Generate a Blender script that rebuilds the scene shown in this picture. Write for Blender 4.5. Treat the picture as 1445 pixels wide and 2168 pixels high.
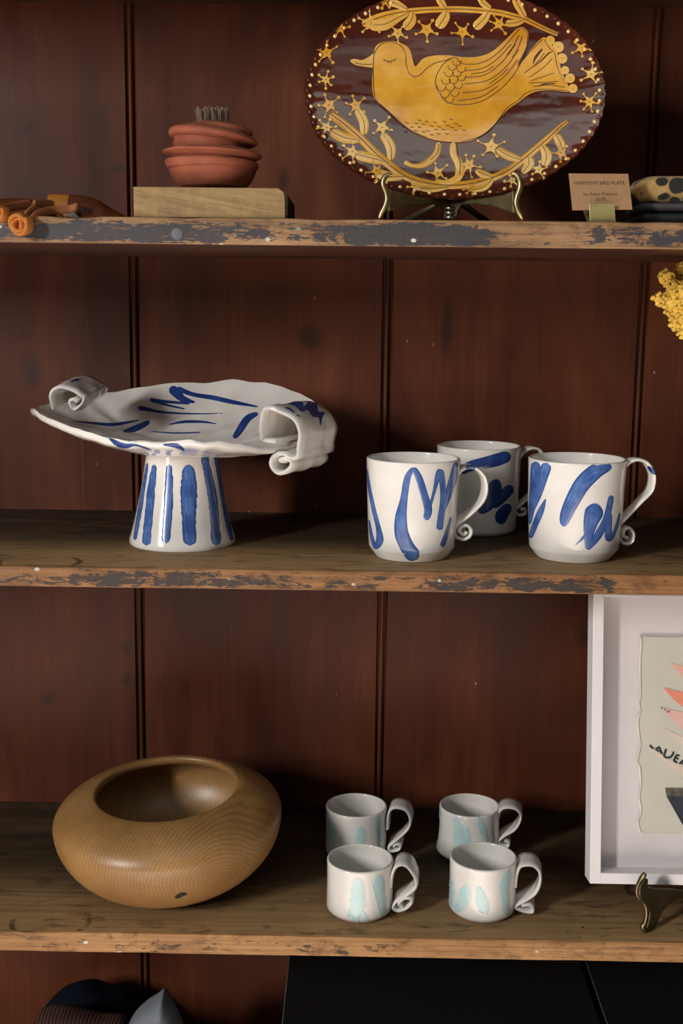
import bpy, math, random
from mathutils import Vector, noise as mnoise
from mathutils.bvhtree import BVHTree
from mathutils.geometry import delaunay_2d_cdt
R = math.radians
random.seed(7)
sc = bpy.context.scene
for o in list(bpy.data.objects): bpy.data.objects.remove(o)
COL = sc.collection

# ------------------------------------------------------------------ camera
F = 2583.6
CAM = Vector((0, -1.2, 0))
pitch, yaw, roll = R(9.672), R(0.715), R(0.647)
fw = Vector((-math.sin(yaw)*math.cos(pitch), math.cos(yaw)*math.cos(pitch), -math.sin(pitch)))
rt = Vector((math.cos(yaw), math.sin(yaw), 0)); up = rt.cross(fw)
rt2 = rt*math.cos(roll) + up*math.sin(roll); up2 = -rt*math.sin(roll) + up*math.cos(roll)
cd = bpy.data.cameras.new('camera'); cam = bpy.data.objects.new('camera', cd); COL.objects.link(cam)
cd.sensor_fit = 'VERTICAL'; cd.sensor_height = 36; cd.sensor_width = 24; cd.lens = F/2168*36
cd.clip_start = .05
from mathutils import Matrix
m = Matrix((rt2, up2, -fw)).transposed().to_4x4(); m.translation = CAM
cam.matrix_world = m
sc.camera = cam
# ------------------------------------------------------------------ light
w = bpy.data.worlds.new('world'); sc.world = w; w.use_nodes = True
w.node_tree.nodes['Background'].inputs[0].default_value = (.85, .92, 1.0, 1)
w.node_tree.nodes['Background'].inputs[1].default_value = .06
def area(name, loc, target, sx, sy, power, col):
    l = bpy.data.lights.new(name, 'AREA'); l.shape = 'RECTANGLE'; l.size = sx; l.size_y = sy; l.energy = power; l.color = col
    o = bpy.data.objects.new(name, l); COL.objects.link(o); o.location = loc
    o.rotation_euler = (Vector(target)-Vector(loc)).to_track_quat('-Z', 'Y').to_euler()
    return o
KEY = Vector((-math.sin(R(41))*math.cos(R(16)), -math.cos(R(41))*math.cos(R(16)), math.sin(R(16))))
area('window_daylight', Vector((0, .15, -.3))+KEY*3.9, (0, .15, -.3), .32, .80, 105, (1, .965, .93))
area('ceiling_lamp_near', (-.1, -1.15, 1.53), (-.1, -1.15, 0), 1.8, .7, 6, (.93, 1, .93))
area('ceiling_lamp_far', (-.3, -2.6, 1.53), (-.3, -2.6, 0), 2.6, 1.1, 6, (.93, 1, .93))
for nm, x in (('bounce_fill_spot_a', -1.15), ('bounce_fill_spot_b', .15)):  # added unseen spots, brightening the floor so it bounces light onto the shelves
    l = bpy.data.lights.new(nm, 'SPOT'); l.energy = 1700; l.spot_size = R(76); l.spot_blend = .6; l.shadow_soft_size = .05; l.color = (1, .95, .90)
    o = bpy.data.objects.new(nm, l); COL.objects.link(o); o.location = (x, -2.9, 1.5)
sc.view_settings.view_transform = 'Standard'; sc.view_settings.look = 'None'
sc.view_settings.gamma = 1; sc.view_settings.use_curve_mapping = False
sc.view_settings.exposure = -0.07

# ------------------------------------------------------------------ measuring helpers
def ray(x, y): return (fw + rt2*((x-722.5)/F) - up2*((y-1084)/F))
def P(x, y, Y):
    d = ray(x, y); return CAM + d*((Y-CAM.y)/d.y)
def Gz(x, y, z):
    d = ray(x, y); return CAM + d*((z-CAM.z)/d.z)
def onpl(x, y, p0, n):
    d = ray(x, y); return CAM + d*((p0-CAM).dot(n)/d.dot(n))
def S(p): return (p-CAM).dot(fw)/F            # metres per photo pixel at p
def Zc(ox, oy, k): return lambda pts: [(ox+p[0]/k, oy+p[1]/k)+tuple(q/k for q in p[2:]) for p in pts]

# ------------------------------------------------------------------ object helpers
def tag(o, label=None, cat=None, group=None, kind=None):
    if label: o['label'] = label
    if cat: o['category'] = cat
    if group: o['group'] = group
    if kind: o['kind'] = kind
    return o
def thing(name, loc, label, cat, group=None):
    o = bpy.data.objects.new(name, None); COL.objects.link(o); o.location = loc; o.empty_display_size = .02
    return tag(o, label, cat, group)
def off(p):
    v = Vector((0, 0, 0))
    while p: v += p.location; p = p.parent
    return v
def mk(name, vs, fs, mat, parent=None, smooth=True, sharp=None, uv=None, loc=None):
    me = bpy.data.meshes.new(name)
    o0 = off(parent) if parent else Vector(loc or (0, 0, 0))
    me.from_pydata([tuple(Vector(v)-o0) for v in vs], [], fs)
    if uv:
        l = me.uv_layers.new(name='uv')
        for lp in me.loops: l.data[lp.index].uv = uv[lp.vertex_index]
    for m_ in (mat if isinstance(mat, (list, tuple)) else [mat]): me.materials.append(m_)
    me.update()
    if smooth:
        me.polygons.foreach_set('use_smooth', [True]*len(me.polygons))
        if sharp: me.set_sharp_from_angle(angle=R(sharp))
    o = bpy.data.objects.new(name, me); COL.objects.link(o)
    if parent: o.parent = parent
    else: o.location = o0
    return o
def bvh(vs, fs): return BVHTree.FromPolygons([Vector(v) for v in vs], fs)
def fixn(o):
    import bmesh
    b = bmesh.new(); b.from_mesh(o.data); bmesh.ops.recalc_face_normals(b, faces=b.faces); b.to_mesh(o.data); b.free(); return o
def bev(o, wd, seg=2, ang=35):
    m_ = o.modifiers.new('bevel', 'BEVEL'); m_.width = wd; m_.segments = seg; m_.limit_method = 'ANGLE'; m_.angle_limit = R(ang); return o
def box(a, b):
    x0, y0, z0 = a; x1, y1, z1 = b
    vs = [(x0,y0,z0),(x1,y0,z0),(x1,y1,z0),(x0,y1,z0),(x0,y0,z1),(x1,y0,z1),(x1,y1,z1),(x0,y1,z1)]
    return vs, [(0,3,2,1),(4,5,6,7),(0,1,5,4),(1,2,6,5),(2,3,7,6),(3,0,4,7)]
def cr(pts, n=8, closed=False):
    """Catmull-Rom through points of any dimension"""
    out = []; N = len(pts)
    g = (lambda i: pts[i % N]) if closed else (lambda i: pts[max(0, min(N-1, i))])
    for i in range(N if closed else N-1):
        a, b, c, d = g(i-1), g(i), g(i+1), g(i+2)
        for k in range(n):
            t = k/n
            out.append(tuple(.5*(2*b[j]+(c[j]-a[j])*t+(2*a[j]-5*b[j]+4*c[j]-d[j])*t*t+(3*b[j]-a[j]-3*c[j]+d[j])*t**3) for j in range(len(b))))
    if not closed: out.append(tuple(pts[-1]))
    return out
def lathe(prof, c, seg=96, fr=None, tilt=None):
    vs, fs = [], []
    n = len(prof)
    for i, (r, z) in enumerate(prof):
        for k in range(seg):
            a = 2*math.pi*k/seg
            rr = r*(fr(a, z) if fr else 1)
            vs.append(Vector((c[0]+rr*math.cos(a), c[1]+rr*math.sin(a), c[2]+z)))
    for i in range(n-1):
        for k in range(seg):
            k2 = (k+1) % seg
            fs.append((i*seg+k, i*seg+k2, (i+1)*seg+k2, (i+1)*seg+k))
    fs.append(tuple(range(seg-1, -1, -1))); fs.append(tuple(range((n-1)*seg, n*seg)))
    return vs, fs
def tube(path, rad, sides=8, flat=None):
    """round or (flat=(vector,factor)) flattened tube along 3D path; rad list or float"""
    vs, fs = [], []; n = len(path); path = [Vector(p) for p in path]; nrm = None
    for i, p in enumerate(path):
        t = (path[min(n-1, i+1)]-path[max(0, i-1)]).normalized()
        if nrm is None: nrm = t.orthogonal().normalized()
        nrm = (nrm - t*nrm.dot(t)).normalized(); b = t.cross(nrm)
        r = rad[i] if isinstance(rad, (list, tuple)) else rad
        for k in range(sides):
            a = 2*math.pi*k/sides; v = (nrm*math.cos(a)+b*math.sin(a))*r
            if flat: v = v + flat[0]*(v.dot(flat[0])*(flat[1]-1))
            vs.append(p+v)
    for i in range(n-1):
        for k in range(sides):
            k2 = (k+1) % sides; fs.append((i*sides+k, i*sides+k2, (i+1)*sides+k2, (i+1)*sides+k))
    fs.append(tuple(range(sides-1, -1, -1))); fs.append(tuple(range((n-1)*sides, n*sides)))
    return vs, fs
def band(N, Fr, th, wk=5, lump=0.0, seed=0):
    """clay or leather strap lofted between a near edge N and a far edge Fr, thickness th"""
    N = [Vector(p) for p in N]; Fr = [Vector(p) for p in Fr]; n = len(N); vs, fs = [], []
    ring = 2*(wk+1)+2
    for i in range(n):
        W = Fr[i]-N[i]; wl = W.length; Wn = W/wl
        t = (N[min(n-1, i+1)]-N[max(0, i-1)])
        t = (t - Wn*t.dot(Wn)).normalized(); q = t.cross(Wn).normalized()
        h = th/2; row = []
        row.append(N[i]-Wn*h*.7)
        for k in range(wk+1):
            p = N[i].lerp(Fr[i], k/wk); d = lump*mnoise.noise(p*60+Vector((seed, 0, 0))) if lump else 0
            row.append(p+q*(h*(.85 if k in (0, wk) else 1)+d))
        row.append(Fr[i]+Wn*h*.7)
        for k in range(wk, -1, -1):
            p = N[i].lerp(Fr[i], k/wk); d = lump*mnoise.noise(p*60+Vector((seed, 0, 0))) if lump else 0
            row.append(p-q*(h*(.85 if k in (0, wk) else 1)-d))
        vs += row
    for i in range(n-1):
        for k in range(ring):
            k2 = (k+1) % ring; fs.append((i*ring+k, (i+1)*ring+k, (i+1)*ring+k2, i*ring+k2))
    fs.append(tuple(range(ring))); fs.append(tuple(range(n*ring-1, (n-1)*ring-1, -1)))
    return vs, fs
def hit(x, y, B):
    d = ray(x, y).normalized(); l, n_, i, ds = B.ray_cast(CAM, d)
    if l is None: return None
    if n_.dot(d) > 0: n_ = -n_
    return l, n_, ds
def stroke_mesh(pts, B, lift=.0004, n=8, cap=True, across=6, jag=0.0):
    """brush stroke: pixel path (x,y,width) laid on the surface B"""
    c = cr(pts, n) if len(pts) > 2 else cr([pts[0], tuple((a+b)/2 for a, b in zip(pts[0], pts[1])), pts[1]], n)
    L = [0]
    for a, b in zip(c, c[1:]): L.append(L[-1]+math.hypot(b[0]-a[0], b[1]-a[1]))
    vs, uv, ok = [], [], []
    for i, (x, y, wd) in enumerate(c):
        a, b = c[max(0, i-1)], c[min(len(c)-1, i+1)]
        tx, ty = b[0]-a[0], b[1]-a[1]; l = math.hypot(tx, ty) or 1; nx, ny = -ty/l, tx/l
        hw = max(wd, .5)/2
        if cap:
            e = min(L[i], L[-1]-L[i])
            if e < hw: hw *= max(.12, math.sqrt(max(0, 1-((hw-e)/hw)**2)))
        for k in range(across+1):
            s = 2*k/across-1
            j = 1+jag*mnoise.noise(Vector((x*.13, y*.13, s*3.1)))
            h = hit(x+nx*hw*s*j, y+ny*hw*s*j, B)
            if h is None: vs.append(Vector((0, 0, 0))); ok.append(None)
            else: vs.append(h[0]+h[1]*lift*(1 if abs(s) < .9 else .35)); ok.append(h[2])
            uv.append((L[i]*.01, (s+1)/2))
    fs = []; A = across+1
    for i in range(len(c)-1):
        for k in range(across):
            q = (i*A+k, i*A+k+1, (i+1)*A+k+1, (i+1)*A+k)
            d = [ok[j] for j in q]
            if any(v is None for v in d) or max(d)-min(d) > .012: continue
            fs.append(q)
    return vs, fs, uv
def clean(vs, fs, uv=None):
    us = sorted({i for f in fs for i in f}); mp = {j: i for i, j in enumerate(us)}
    return [vs[j] for j in us], [tuple(mp[i] for i in f) for f in fs], ([uv[j] for j in us] if uv else None)
def largest(fs):
    par = {}
    def find(i):
        while par.setdefault(i, i) != i: par[i] = par[par[i]]; i = par[i]
        return i
    for f in fs:
        for i in f[1:]: par[find(i)] = find(f[0])
    cnt = {}
    for f in fs: cnt.setdefault(find(f[0]), []).append(f)
    return max(cnt.values(), key=len) if cnt else fs
def strokes(name, lst, B, mat, parent, lift=.0004, join=False, **k):
    out = []; V, Fc, U = [], [], []
    for pts in lst:
        vs, fs, uv = stroke_mesh(pts, B, lift, **k)
        if not join: fs = largest(fs)
        vs, fs, uv = clean(vs, fs, uv)
        if not fs: continue
        if join:
            b = len(V); V += vs; Fc += [tuple(i+b for i in f) for f in fs]; U += uv
        else: out.append(mk(name, vs, fs, mat, parent, uv=uv))
    if join and Fc: out.append(mk(name, V, Fc, mat, parent, uv=U))
    return out
def poly_mesh(pts, B, lift=.0004, step=6, smooth=4):
    c = cr(pts, smooth, True) if smooth else pts
    c = [Vector((p[0], p[1])) for p in c]
    xs = [p.x for p in c]; ys = [p.y for p in c]; inner = []
    def inside(x, y):
        r = False; j = len(c)-1
        for i in range(len(c)):
            if (c[i].y > y) != (c[j].y > y) and x < (c[j].x-c[i].x)*(y-c[i].y)/(c[j].y-c[i].y)+c[i].x: r = not r
            j = i
        return r
    x = min(xs)+step/2
    while x < max(xs):
        y = min(ys)+step/2
        while y < max(ys):
            if inside(x, y) and min((p-Vector((x, y))).length for p in c) > step*.4: inner.append(Vector((x, y)))
            y += step
        x += step
    n = len(c)
    r = delaunay_2d_cdt(c+inner, [(i, (i+1) % n) for i in range(n)], [], 1, 1e-4)
    vs, bad = [], set()
    for i, p in enumerate(r[0]):
        h = hit(p.x, p.y, B)
        if h is None: bad.add(i); vs.append(Vector((0, 0, 0)))
        else: vs.append(h[0]+h[1]*lift)
    fs = [tuple(f) for f in r[2] if not any(i in bad for i in f) and inside(sum(r[0][i].x for i in f)/3, sum(r[0][i].y for i in f)/3)]
    # face towards camera
    out = []
    for f in fs:
        a, b, d = (vs[i] for i in f[:3])
        out.append(f if (b-a).cross(d-a).dot(CAM-a) > 0 else f[::-1])
    return clean(vs, out)[:2]
def poly(name, pts, B, mat, parent, **k):
    vs, fs = poly_mesh(pts, B, **k)
    return mk(name, vs, fs, mat, parent)
def plate_poly(name, pts, p0, n, th, mat, parent, bevel=.0012, mirror=None, smooth=0):
    pts = cr(pts, smooth, True) if smooth else pts
    n = n.normalized()
    f = [onpl(x, y, p0, n) for x, y in pts]; b = [p+n*th for p in f]
    vs = f+b
    if mirror is not None: vs = [Vector((2*mirror-v.x, v.y, v.z)) for v in vs]
    N = len(f); fs = [tuple(range(N)), tuple(range(2*N-1, N-1, -1))]+[(i, i+N, (i+1) % N+N, (i+1) % N) for i in range(N)]
    o = fixn(mk(name, vs, fs, mat, parent, sharp=40))
    if bevel: bev(o, bevel)
    return o

# ------------------------------------------------------------------ materials
class NT:
    def __init__(s, name):
        s.m = bpy.data.materials.new(name); s.m.use_nodes = True; s.t = s.m.node_tree; s.b = s.t.nodes['Principled BSDF']
        s.co = s.n('ShaderNodeTexCoord'); s.obj = s.co.outputs['Object']; s.uv = s.co.outputs['UV']
    def n(s, t, **k):
        nd = s.t.nodes.new(t)
        for a, v in k.items(): setattr(nd, a, v)
        return nd
    def put(s, sock, v):
        if isinstance(v, bpy.types.NodeSocket): s.t.links.new(v, sock)
        elif v is not None:
            if isinstance(v, (tuple, list)) and len(v) == 3 and sock.type == 'RGBA': v = (*v, 1)
            sock.default_value = v
    def map(s, vec, scale=(1, 1, 1), loc=(0, 0, 0), rot=(0, 0, 0)):
        nd = s.n('ShaderNodeMapping'); s.put(nd.inputs[0], vec); nd.inputs['Scale'].default_value = scale; nd.inputs['Location'].default_value = loc; nd.inputs['Rotation'].default_value = rot
        return nd.outputs[0]
    def noise(s, vec, scale=1, detail=4, rough=.55, dist=0):
        nd = s.n('ShaderNodeTexNoise'); s.put(nd.inputs['Vector'], vec); nd.inputs['Scale'].default_value = scale; nd.inputs['Detail'].default_value = detail; nd.inputs['Roughness'].default_value = rough; nd.inputs['Distortion'].default_value = dist
        return nd.outputs[0]
    def ramp(s, f, stops, interp='LINEAR'):
        nd = s.n('ShaderNodeValToRGB'); s.put(nd.inputs[0], f); e = nd.color_ramp.elements; nd.color_ramp.interpolation = interp
        while len(e) < len(stops): e.new(.5)
        for q, (p, c) in zip(e, stops):
            q.position = p; q.color = (*c, 1) if isinstance(c, (tuple, list)) else (c, c, c, 1)
        return nd.outputs[0]
    def mix(s, f, a, b, mode='MIX'):
        nd = s.n('ShaderNodeMix', data_type='RGBA', blend_type=mode); s.put(nd.inputs[0], f); s.put(nd.inputs[6], a); s.put(nd.inputs[7], b); return nd.outputs[2]
    def math(s, op, a, b=None, c=None):
        nd = s.n('ShaderNodeMath', operation=op); s.put(nd.inputs[0], a); s.put(nd.inputs[1], b)
        if c is not None: s.put(nd.inputs[2], c)
        return nd.outputs[0]
    def mrange(s, v, a, b, c=0., d=1.):
        nd = s.n('ShaderNodeMapRange', interpolation_type='SMOOTHSTEP'); s.put(nd.inputs[0], v)
        for i, q in enumerate((a, b, c, d)): nd.inputs[i+1].default_value = q
        return nd.outputs[0]
    def sep(s, v):
        nd = s.n('ShaderNodeSeparateXYZ'); s.put(nd.inputs[0], v); return nd.outputs
    def bump(s, h, st=.3, dist=.001):
        nd = s.n('ShaderNodeBump'); s.put(nd.inputs['Height'], h); nd.inputs['Strength'].default_value = st; nd.inputs['Distance'].default_value = dist
        s.t.links.new(nd.outputs[0], s.b.inputs['Normal'])
    def out(s, col=None, rough=.5, metal=0., coat=0., crough=.1, spec=None, sheen=0.):
        i = s.b.inputs
        s.put(i['Base Color'], col); s.put(i['Roughness'], rough); s.put(i['Metallic'], metal); s.put(i['Coat Weight'], coat); s.put(i['Coat Roughness'], crough)
        if spec is not None: s.put(i['Specular IOR Level'], spec)
        if sheen: i['Sheen Weight'].default_value = sheen
        return s.m
def simple(name, col, rough=.5, metal=0., coat=0., var=.12, scale=60, bump=0., bscale=400, **k):
    q = NT(name); f = q.noise(q.obj, scale, 4)
    c = q.ramp(f, [(.25, tuple(v*(1-var) for v in col)), (.75, tuple(min(1, v*(1+var)) for v in col))])
    if bump: q.bump(q.noise(q.obj, bscale, 3), bump, .0008)
    return q.out(c, rough, metal, coat, **k)
M = {}
# dresser local origin: world - DL
DL = Vector((0, .17, -1.55))
def back_wood():
    q = NT('stained_pine_back'); p = q.obj
    inf = q.n('ShaderNodeObjectInfo'); rnd = inf.outputs['Random']
    cmb = q.n('ShaderNodeCombineXYZ'); q.put(cmb.inputs[0], q.math('MULTIPLY', rnd, 7.)); q.put(cmb.inputs[2], q.math('MULTIPLY', rnd, 13.))
    ad = q.n('ShaderNodeVectorMath', operation='ADD'); q.put(ad.inputs[0], p); q.put(ad.inputs[1], cmb.outputs[0]); v = ad.outputs[0]
    big = q.noise(q.map(v, (7, 1, 2.2)), 1, 3, .6, .6)
    grain = q.noise(q.map(v, (170, 4, 3.5)), 1, 5, .6, .4)
    fine = q.noise(q.map(v, (650, 4, 16)), 1, 2, .6)
    c = q.ramp(big, [(.25, (.036, .009, .005)), (.5, (.092, .024, .010)), (.75, (.175, .050, .017))])
    c = q.mix(.55, c, q.ramp(grain, [(.3, .72), (.7, 1.15)]), 'MULTIPLY')
    c = q.mix(.3, c, q.ramp(fine, [(.35, .7), (.65, 1.15)]), 'MULTIPLY')
    c = q.mix(q.math('MULTIPLY', rnd, .3), c, (.070, .020, .010))
    knots = [(60,272,12,10), (252,357,16,10), (66,785,24,34), (658,716,26,30), (102,1478,16,14), (266,1372,11,16), (268,1440,10,14), (1235,1345,14,26), (945,690,12,60), (600,380,12,30)]
    w_ = None
    wob = q.noise(q.map(p, (60, 1, 40)), 1, 3)
    for x, y, a, b in knots:
        k = P(x, y, .34)-DL; s_ = S(P(x, y, .34))
        d = q.n('ShaderNodeVectorMath', operation='SUBTRACT'); q.put(d.inputs[0], p); d.inputs[1].default_value = k
        d2 = q.n('ShaderNodeVectorMath', operation='MULTIPLY'); q.put(d2.inputs[0], d.outputs[0]); d2.inputs[1].default_value = (1/(a*s_), 0, 1/(b*s_))
        ln = q.n('ShaderNodeVectorMath', operation='LENGTH'); q.put(ln.inputs[0], d2.outputs[0])
        mk_ = q.mrange(q.math('ADD', ln.outputs['Value'], q.math('MULTIPLY', wob, .8)), .6, 1.9, 1., 0.)
        w_ = mk_ if w_ is None else q.math('MAXIMUM', w_, mk_)
    c = q.mix(q.math('MULTIPLY', w_, .62), c, (.014, .009, .008))
    ps = q.noise(q.map(v, (95, 1, .9)), 1, 2, .5)
    c = q.mix(q.mrange(ps, .69, .80, 0., .35), c, (.24, .11, .045))
    fl = q.n('ShaderNodeTexVoronoi'); q.put(fl.inputs['Vector'], q.map(p, (1, .01, .6))); fl.inputs['Scale'].default_value = 26
    c = q.mix(q.mrange(fl.outputs['Distance'], .0, .045, 1., 0.), c, (.35, .33, .28))
    q.bump(q.math('ADD', q.math('MULTIPLY', grain, .3), q.math('MULTIPLY', big, 1.5)), .15, .0015)
    r_ = q.ramp(big, [(.3, .42), (.7, .56)])
    return q.out(c, r_, spec=.20)
def shelf_top():
    q = NT('worn_lit_shelf_top'); p = q.obj
    grain = q.noise(q.map(p, (3.5, 130, 60)), 1, 5, .6, .5)
    big = q.noise(q.map(p, (5, 16, 5)), 1, 4, .65, .8)
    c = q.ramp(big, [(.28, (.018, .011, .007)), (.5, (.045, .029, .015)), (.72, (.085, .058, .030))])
    c = q.mix(.6, c, q.ramp(grain, [(.3, .5), (.7, 1.3)]), 'MULTIPLY')
    blot = q.noise(q.map(p, (16, 26, 16)), 1, 3, .6)
    c = q.mix(q.mrange(blot, .62, .74, 0., .7), c, (.022, .014, .010))
    rg = q.n('ShaderNodeTexVoronoi'); q.put(rg.inputs['Vector'], q.map(p, (1, 1.25, 0))); rg.inputs['Scale'].default_value = 6.5
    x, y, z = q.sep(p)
    # worn finish and light on the front strip, both painted into the colour
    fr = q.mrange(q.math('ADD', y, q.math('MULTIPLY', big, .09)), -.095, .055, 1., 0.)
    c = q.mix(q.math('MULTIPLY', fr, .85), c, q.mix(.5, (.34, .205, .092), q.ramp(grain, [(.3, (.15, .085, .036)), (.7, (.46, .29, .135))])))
    rd_ = q.math('ABSOLUTE', q.math('SUBTRACT', rg.outputs['Distance'], .27))
    c = q.mix(q.math('MULTIPLY', q.mrange(rd_, .008, .03, .8, 0.), q.mrange(blot, .46, .6, 0., 1.)), c, (.025, .016, .010))
    c = q.mix(q.mrange(q.noise(q.map(p, (22, 60, 22)), 1, 4, .65, .6), .52, .68, 0., .6), c, (.05, .03, .016))
    vo = q.n('ShaderNodeTexVoronoi'); q.put(vo.inputs['Vector'], p); vo.inputs['Scale'].default_value = 34
    c = q.mix(q.mrange(vo.outputs['Distance'], .03, .075, 1., 0.), c, q.ramp(vo.outputs['Color'], [(.3, (.02, .012, .008)), (.62, (.03, .09, .05)), (.9, (.5, .5, .46))]))
    q.bump(q.math('ADD', grain, big), .3, .001)
    return q.out(c, q.ramp(grain, [(.3, .55), (.7, .75)]), spec=.22)
def edge_wood(name, cover, bare, z0, z1, paint=(.030, .030, .036), vs=1.):
    """front edge: bare worn pine, remains of dark paint; cover = coverage along x as (photo x, amount)"""
    q = NT(name); p = q.obj; x, y, z = q.sep(p)
    grain = q.noise(q.map(p, (5, 5, 340)), 1, 5, .65, .35)
    big = q.noise(q.map(p, (9, 9, 25)), 1, 4, .6)
    c = q.ramp(grain, [(.22, tuple(v*.45 for v in bare)), (.5, bare), (.8, tuple(min(1, v*1.45) for v in bare))])
    c = q.mix(.7, c, q.ramp(big, [(.3, (.60, .46, .38)), (.7, (1.15, 1.1, 1.05))]), 'MULTIPLY')
    gr = q.noise(q.map(p, (26, 26, 60)), 1, 5, .7, .5); st = q.noise(q.map(p, (8, 8, 900)), 1, 3, .7)
    c = q.mix(q.mrange(gr, .46, .72, 0., .75), c, q.mix(.5, (.09, .045, .022), c, 'MULTIPLY'))
    c = q.mix(q.mrange(st, .55, .68, 0., .55), c, tuple(v*.28 for v in bare))
    xw = lambda px: P(px, 600, 0).x-DL.x
    a, b = xw(-200), xw(1650)
    t = q.n('ShaderNodeMapRange'); q.put(t.inputs[0], x); t.inputs[1].default_value = a; t.inputs[2].default_value = b
    cov = q.ramp(t.outputs[0], [((xw(px)-a)/(b-a), v) for px, v in cover])
    n1 = q.noise(q.map(p, (42, 42, 90)), 1, 6, .68, .6); n2 = q.noise(q.map(p, (160, 160, 700)), 1, 3, .7)
    zt = q.n('ShaderNodeMapRange'); q.put(zt.inputs[0], z); zt.inputs[1].default_value = z0-DL.z; zt.inputs[2].default_value = z1-DL.z
    zf = q.ramp(zt.outputs[0], [(0, .35), (.10, .75), (.2, 1.), (.62, 1.), (.80, .62), (1, .15)])
    n3 = q.noise(q.map(p, (30, 30, 500)), 1, 3, .7, .3)
    sc_ = q.math('ADD', q.math('MULTIPLY', q.mrange(n1, .3, .7), .55), q.math('ADD', q.math('MULTIPLY', q.mrange(n2, .3, .7), .18), q.math('MULTIPLY', q.mrange(n3, .3, .7), .27)))
    th = q.math('MULTIPLY', cov, zf)
    dd = q.math('SUBTRACT', th, sc_)
    msk = q.mrange(dd, -.03, .05, 0., .95)
    dark = q.mix(q.noise(p, 300, 3), tuple(v*.6 for v in paint), tuple(v*1.8 for v in paint))
    c = q.mix(msk, c, dark)
    vo = q.n('ShaderNodeTexVoronoi'); q.put(vo.inputs['Vector'], q.map(p, (1, 1, 1.4))); vo.inputs['Scale'].default_value = 30
    c = q.mix(q.mrange(vo.outputs['Distance'], .05, .10, 1., 0.), c, q.ramp(vo.outputs['Color'], [(.25, (.05, .025, .015)), (.5, (.04, .03, .03)), (.64, (.04, .16, .07)), (.8, (.6, .57, .5))]))
    q.bump(q.math('ADD', grain, q.math('MULTIPLY', msk, .8)), .4, .0008)
    return q.out(c, .55, spec=.35)
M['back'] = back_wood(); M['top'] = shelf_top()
M['under'] = simple('shelf_underside', (.085, .030, .017), .5, var=.3, scale=8)
def ceramic(name, a, b, rough=.16):
    q = NT(name); f = q.noise(q.obj, 22, 4, .6)
    c = q.ramp(f, [(.3, a), (.7, b)])
    sp = q.n('ShaderNodeTexVoronoi'); q.put(sp.inputs['Vector'], q.obj); sp.inputs['Scale'].default_value = 260
    c = q.mix(q.mrange(sp.outputs['Distance'], .02, .06, .5, 0.), c, (.25, .2, .15))
    q.bump(q.math('ADD', q.noise(q.obj, 90, 3), q.math('MULTIPLY', q.noise(q.obj, 30, 2), 2.)), .16, .0012)
    return q.out(c, rough, coat=.6, crough=.07)
M['cer'] = ceramic('white_glazed_stoneware', (.72, .69, .635), (.82, .79, .745))
M['cer2'] = ceramic('pale_glazed_stoneware', (.66, .635, .59), (.77, .74, .70), .13)
M['rawclay'] = simple('raw_clay_foot', (.42, .39, .33), .7, var=.1)
def paint(name, dark, light, soft=.25, rough=.2, base=None):
    q = NT(name)
    st = q.noise(q.map(q.uv, (3.0, 22, 1)), 1, 4, .6); bl = q.noise(q.obj, 70, 3)
    f = q.math('ADD', q.math('MULTIPLY', st, .6), q.math('MULTIPLY', bl, .4))
    c = q.ramp(f, [(.32, dark), (.5, tuple((a*.65+b*.35) for a, b in zip(dark, light))), (.68, light)])
    if base:
        u, v, _ = q.sep(q.uv)
        e = q.math('ABSOLUTE', q.math('SUBTRACT', v, .5))
        c = q.mix(q.mrange(q.math('ADD', e, q.math('MULTIPLY', bl, .25)), .44, .70, 0., 1.), c, base)
    else:
        u, v, _ = q.sep(q.uv)
        e = q.math('ABSOLUTE', q.math('SUBTRACT', v, .5))
        c = q.mix(q.mrange(q.math('ADD', e, q.math('MULTIPLY', bl, .2)), .42, .60, 0., .8), c, dark)
    return q.out(c, rough, coat=.6, crough=.07)
M['blue'] = paint('cobalt_brushwork', (.007, .036, .20), (.15, .29, .62))
M['blue_dk'] = paint('dark_cobalt_brushwork', (.006, .025, .15), (.035, .095, .33))
M['blue_daub'] = simple('cobalt_daub', (.016, .060, .26), .2, coat=.6, var=.35, scale=50)
M['aqua'] = paint('aqua_glaze', (.36, .58, .60), (.56, .67, .65), base=(.70, .67, .61))
def bowl_wood():
    q = NT('turned_oak'); p = q.map(q.obj, (1, 1, 1), rot=(R(20), R(38), R(10)))
    x, y, z = q.sep(p)
    wv = q.n('ShaderNodeTexWave', wave_type='RINGS', rings_direction='Y'); q.put(wv.inputs['Vector'], q.map(q.obj, (1, .35, 1), loc=(-.075, 0, -.055), rot=(0, 0, R(12))))
    wv.inputs['Scale'].default_value = 85; wv.inputs['Distortion'].default_value = 10; wv.inputs['Detail'].default_value = 4; wv.inputs['Detail Scale'].default_value = .22; wv.inputs['Detail Roughness'].default_value = .6
    fib = q.noise(q.map(q.obj, (90, 700, 700), rot=(0, R(25), 0)), 1, 3, .6)
    big = q.noise(q.obj, 9, 3)
    c = q.ramp(big, [(.3, (.22, .108, .034)), (.7, (.36, .195, .066))])
    c = q.mix(.42, c, q.ramp(wv.outputs[0], [(0, .62), (.35, .95), (.8, 1.1), (1, 1.3)]), 'MULTIPLY')
    c = q.mix(.35, c, q.ramp(fib, [(.3, .6), (.7, 1.25)]), 'MULTIPLY')
    k = (Vector((.0, 0, 0)))
    return q, c, wv
q_, c_, wv_ = bowl_wood(); q_.bump(wv_.outputs[0], .08, .0006); M['bowl'] = q_.out(c_, .42, coat=.2, crough=.34)
M['bowl_knot'] = simple('bark_inclusion', (.02, .01, .006), .8)
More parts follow.
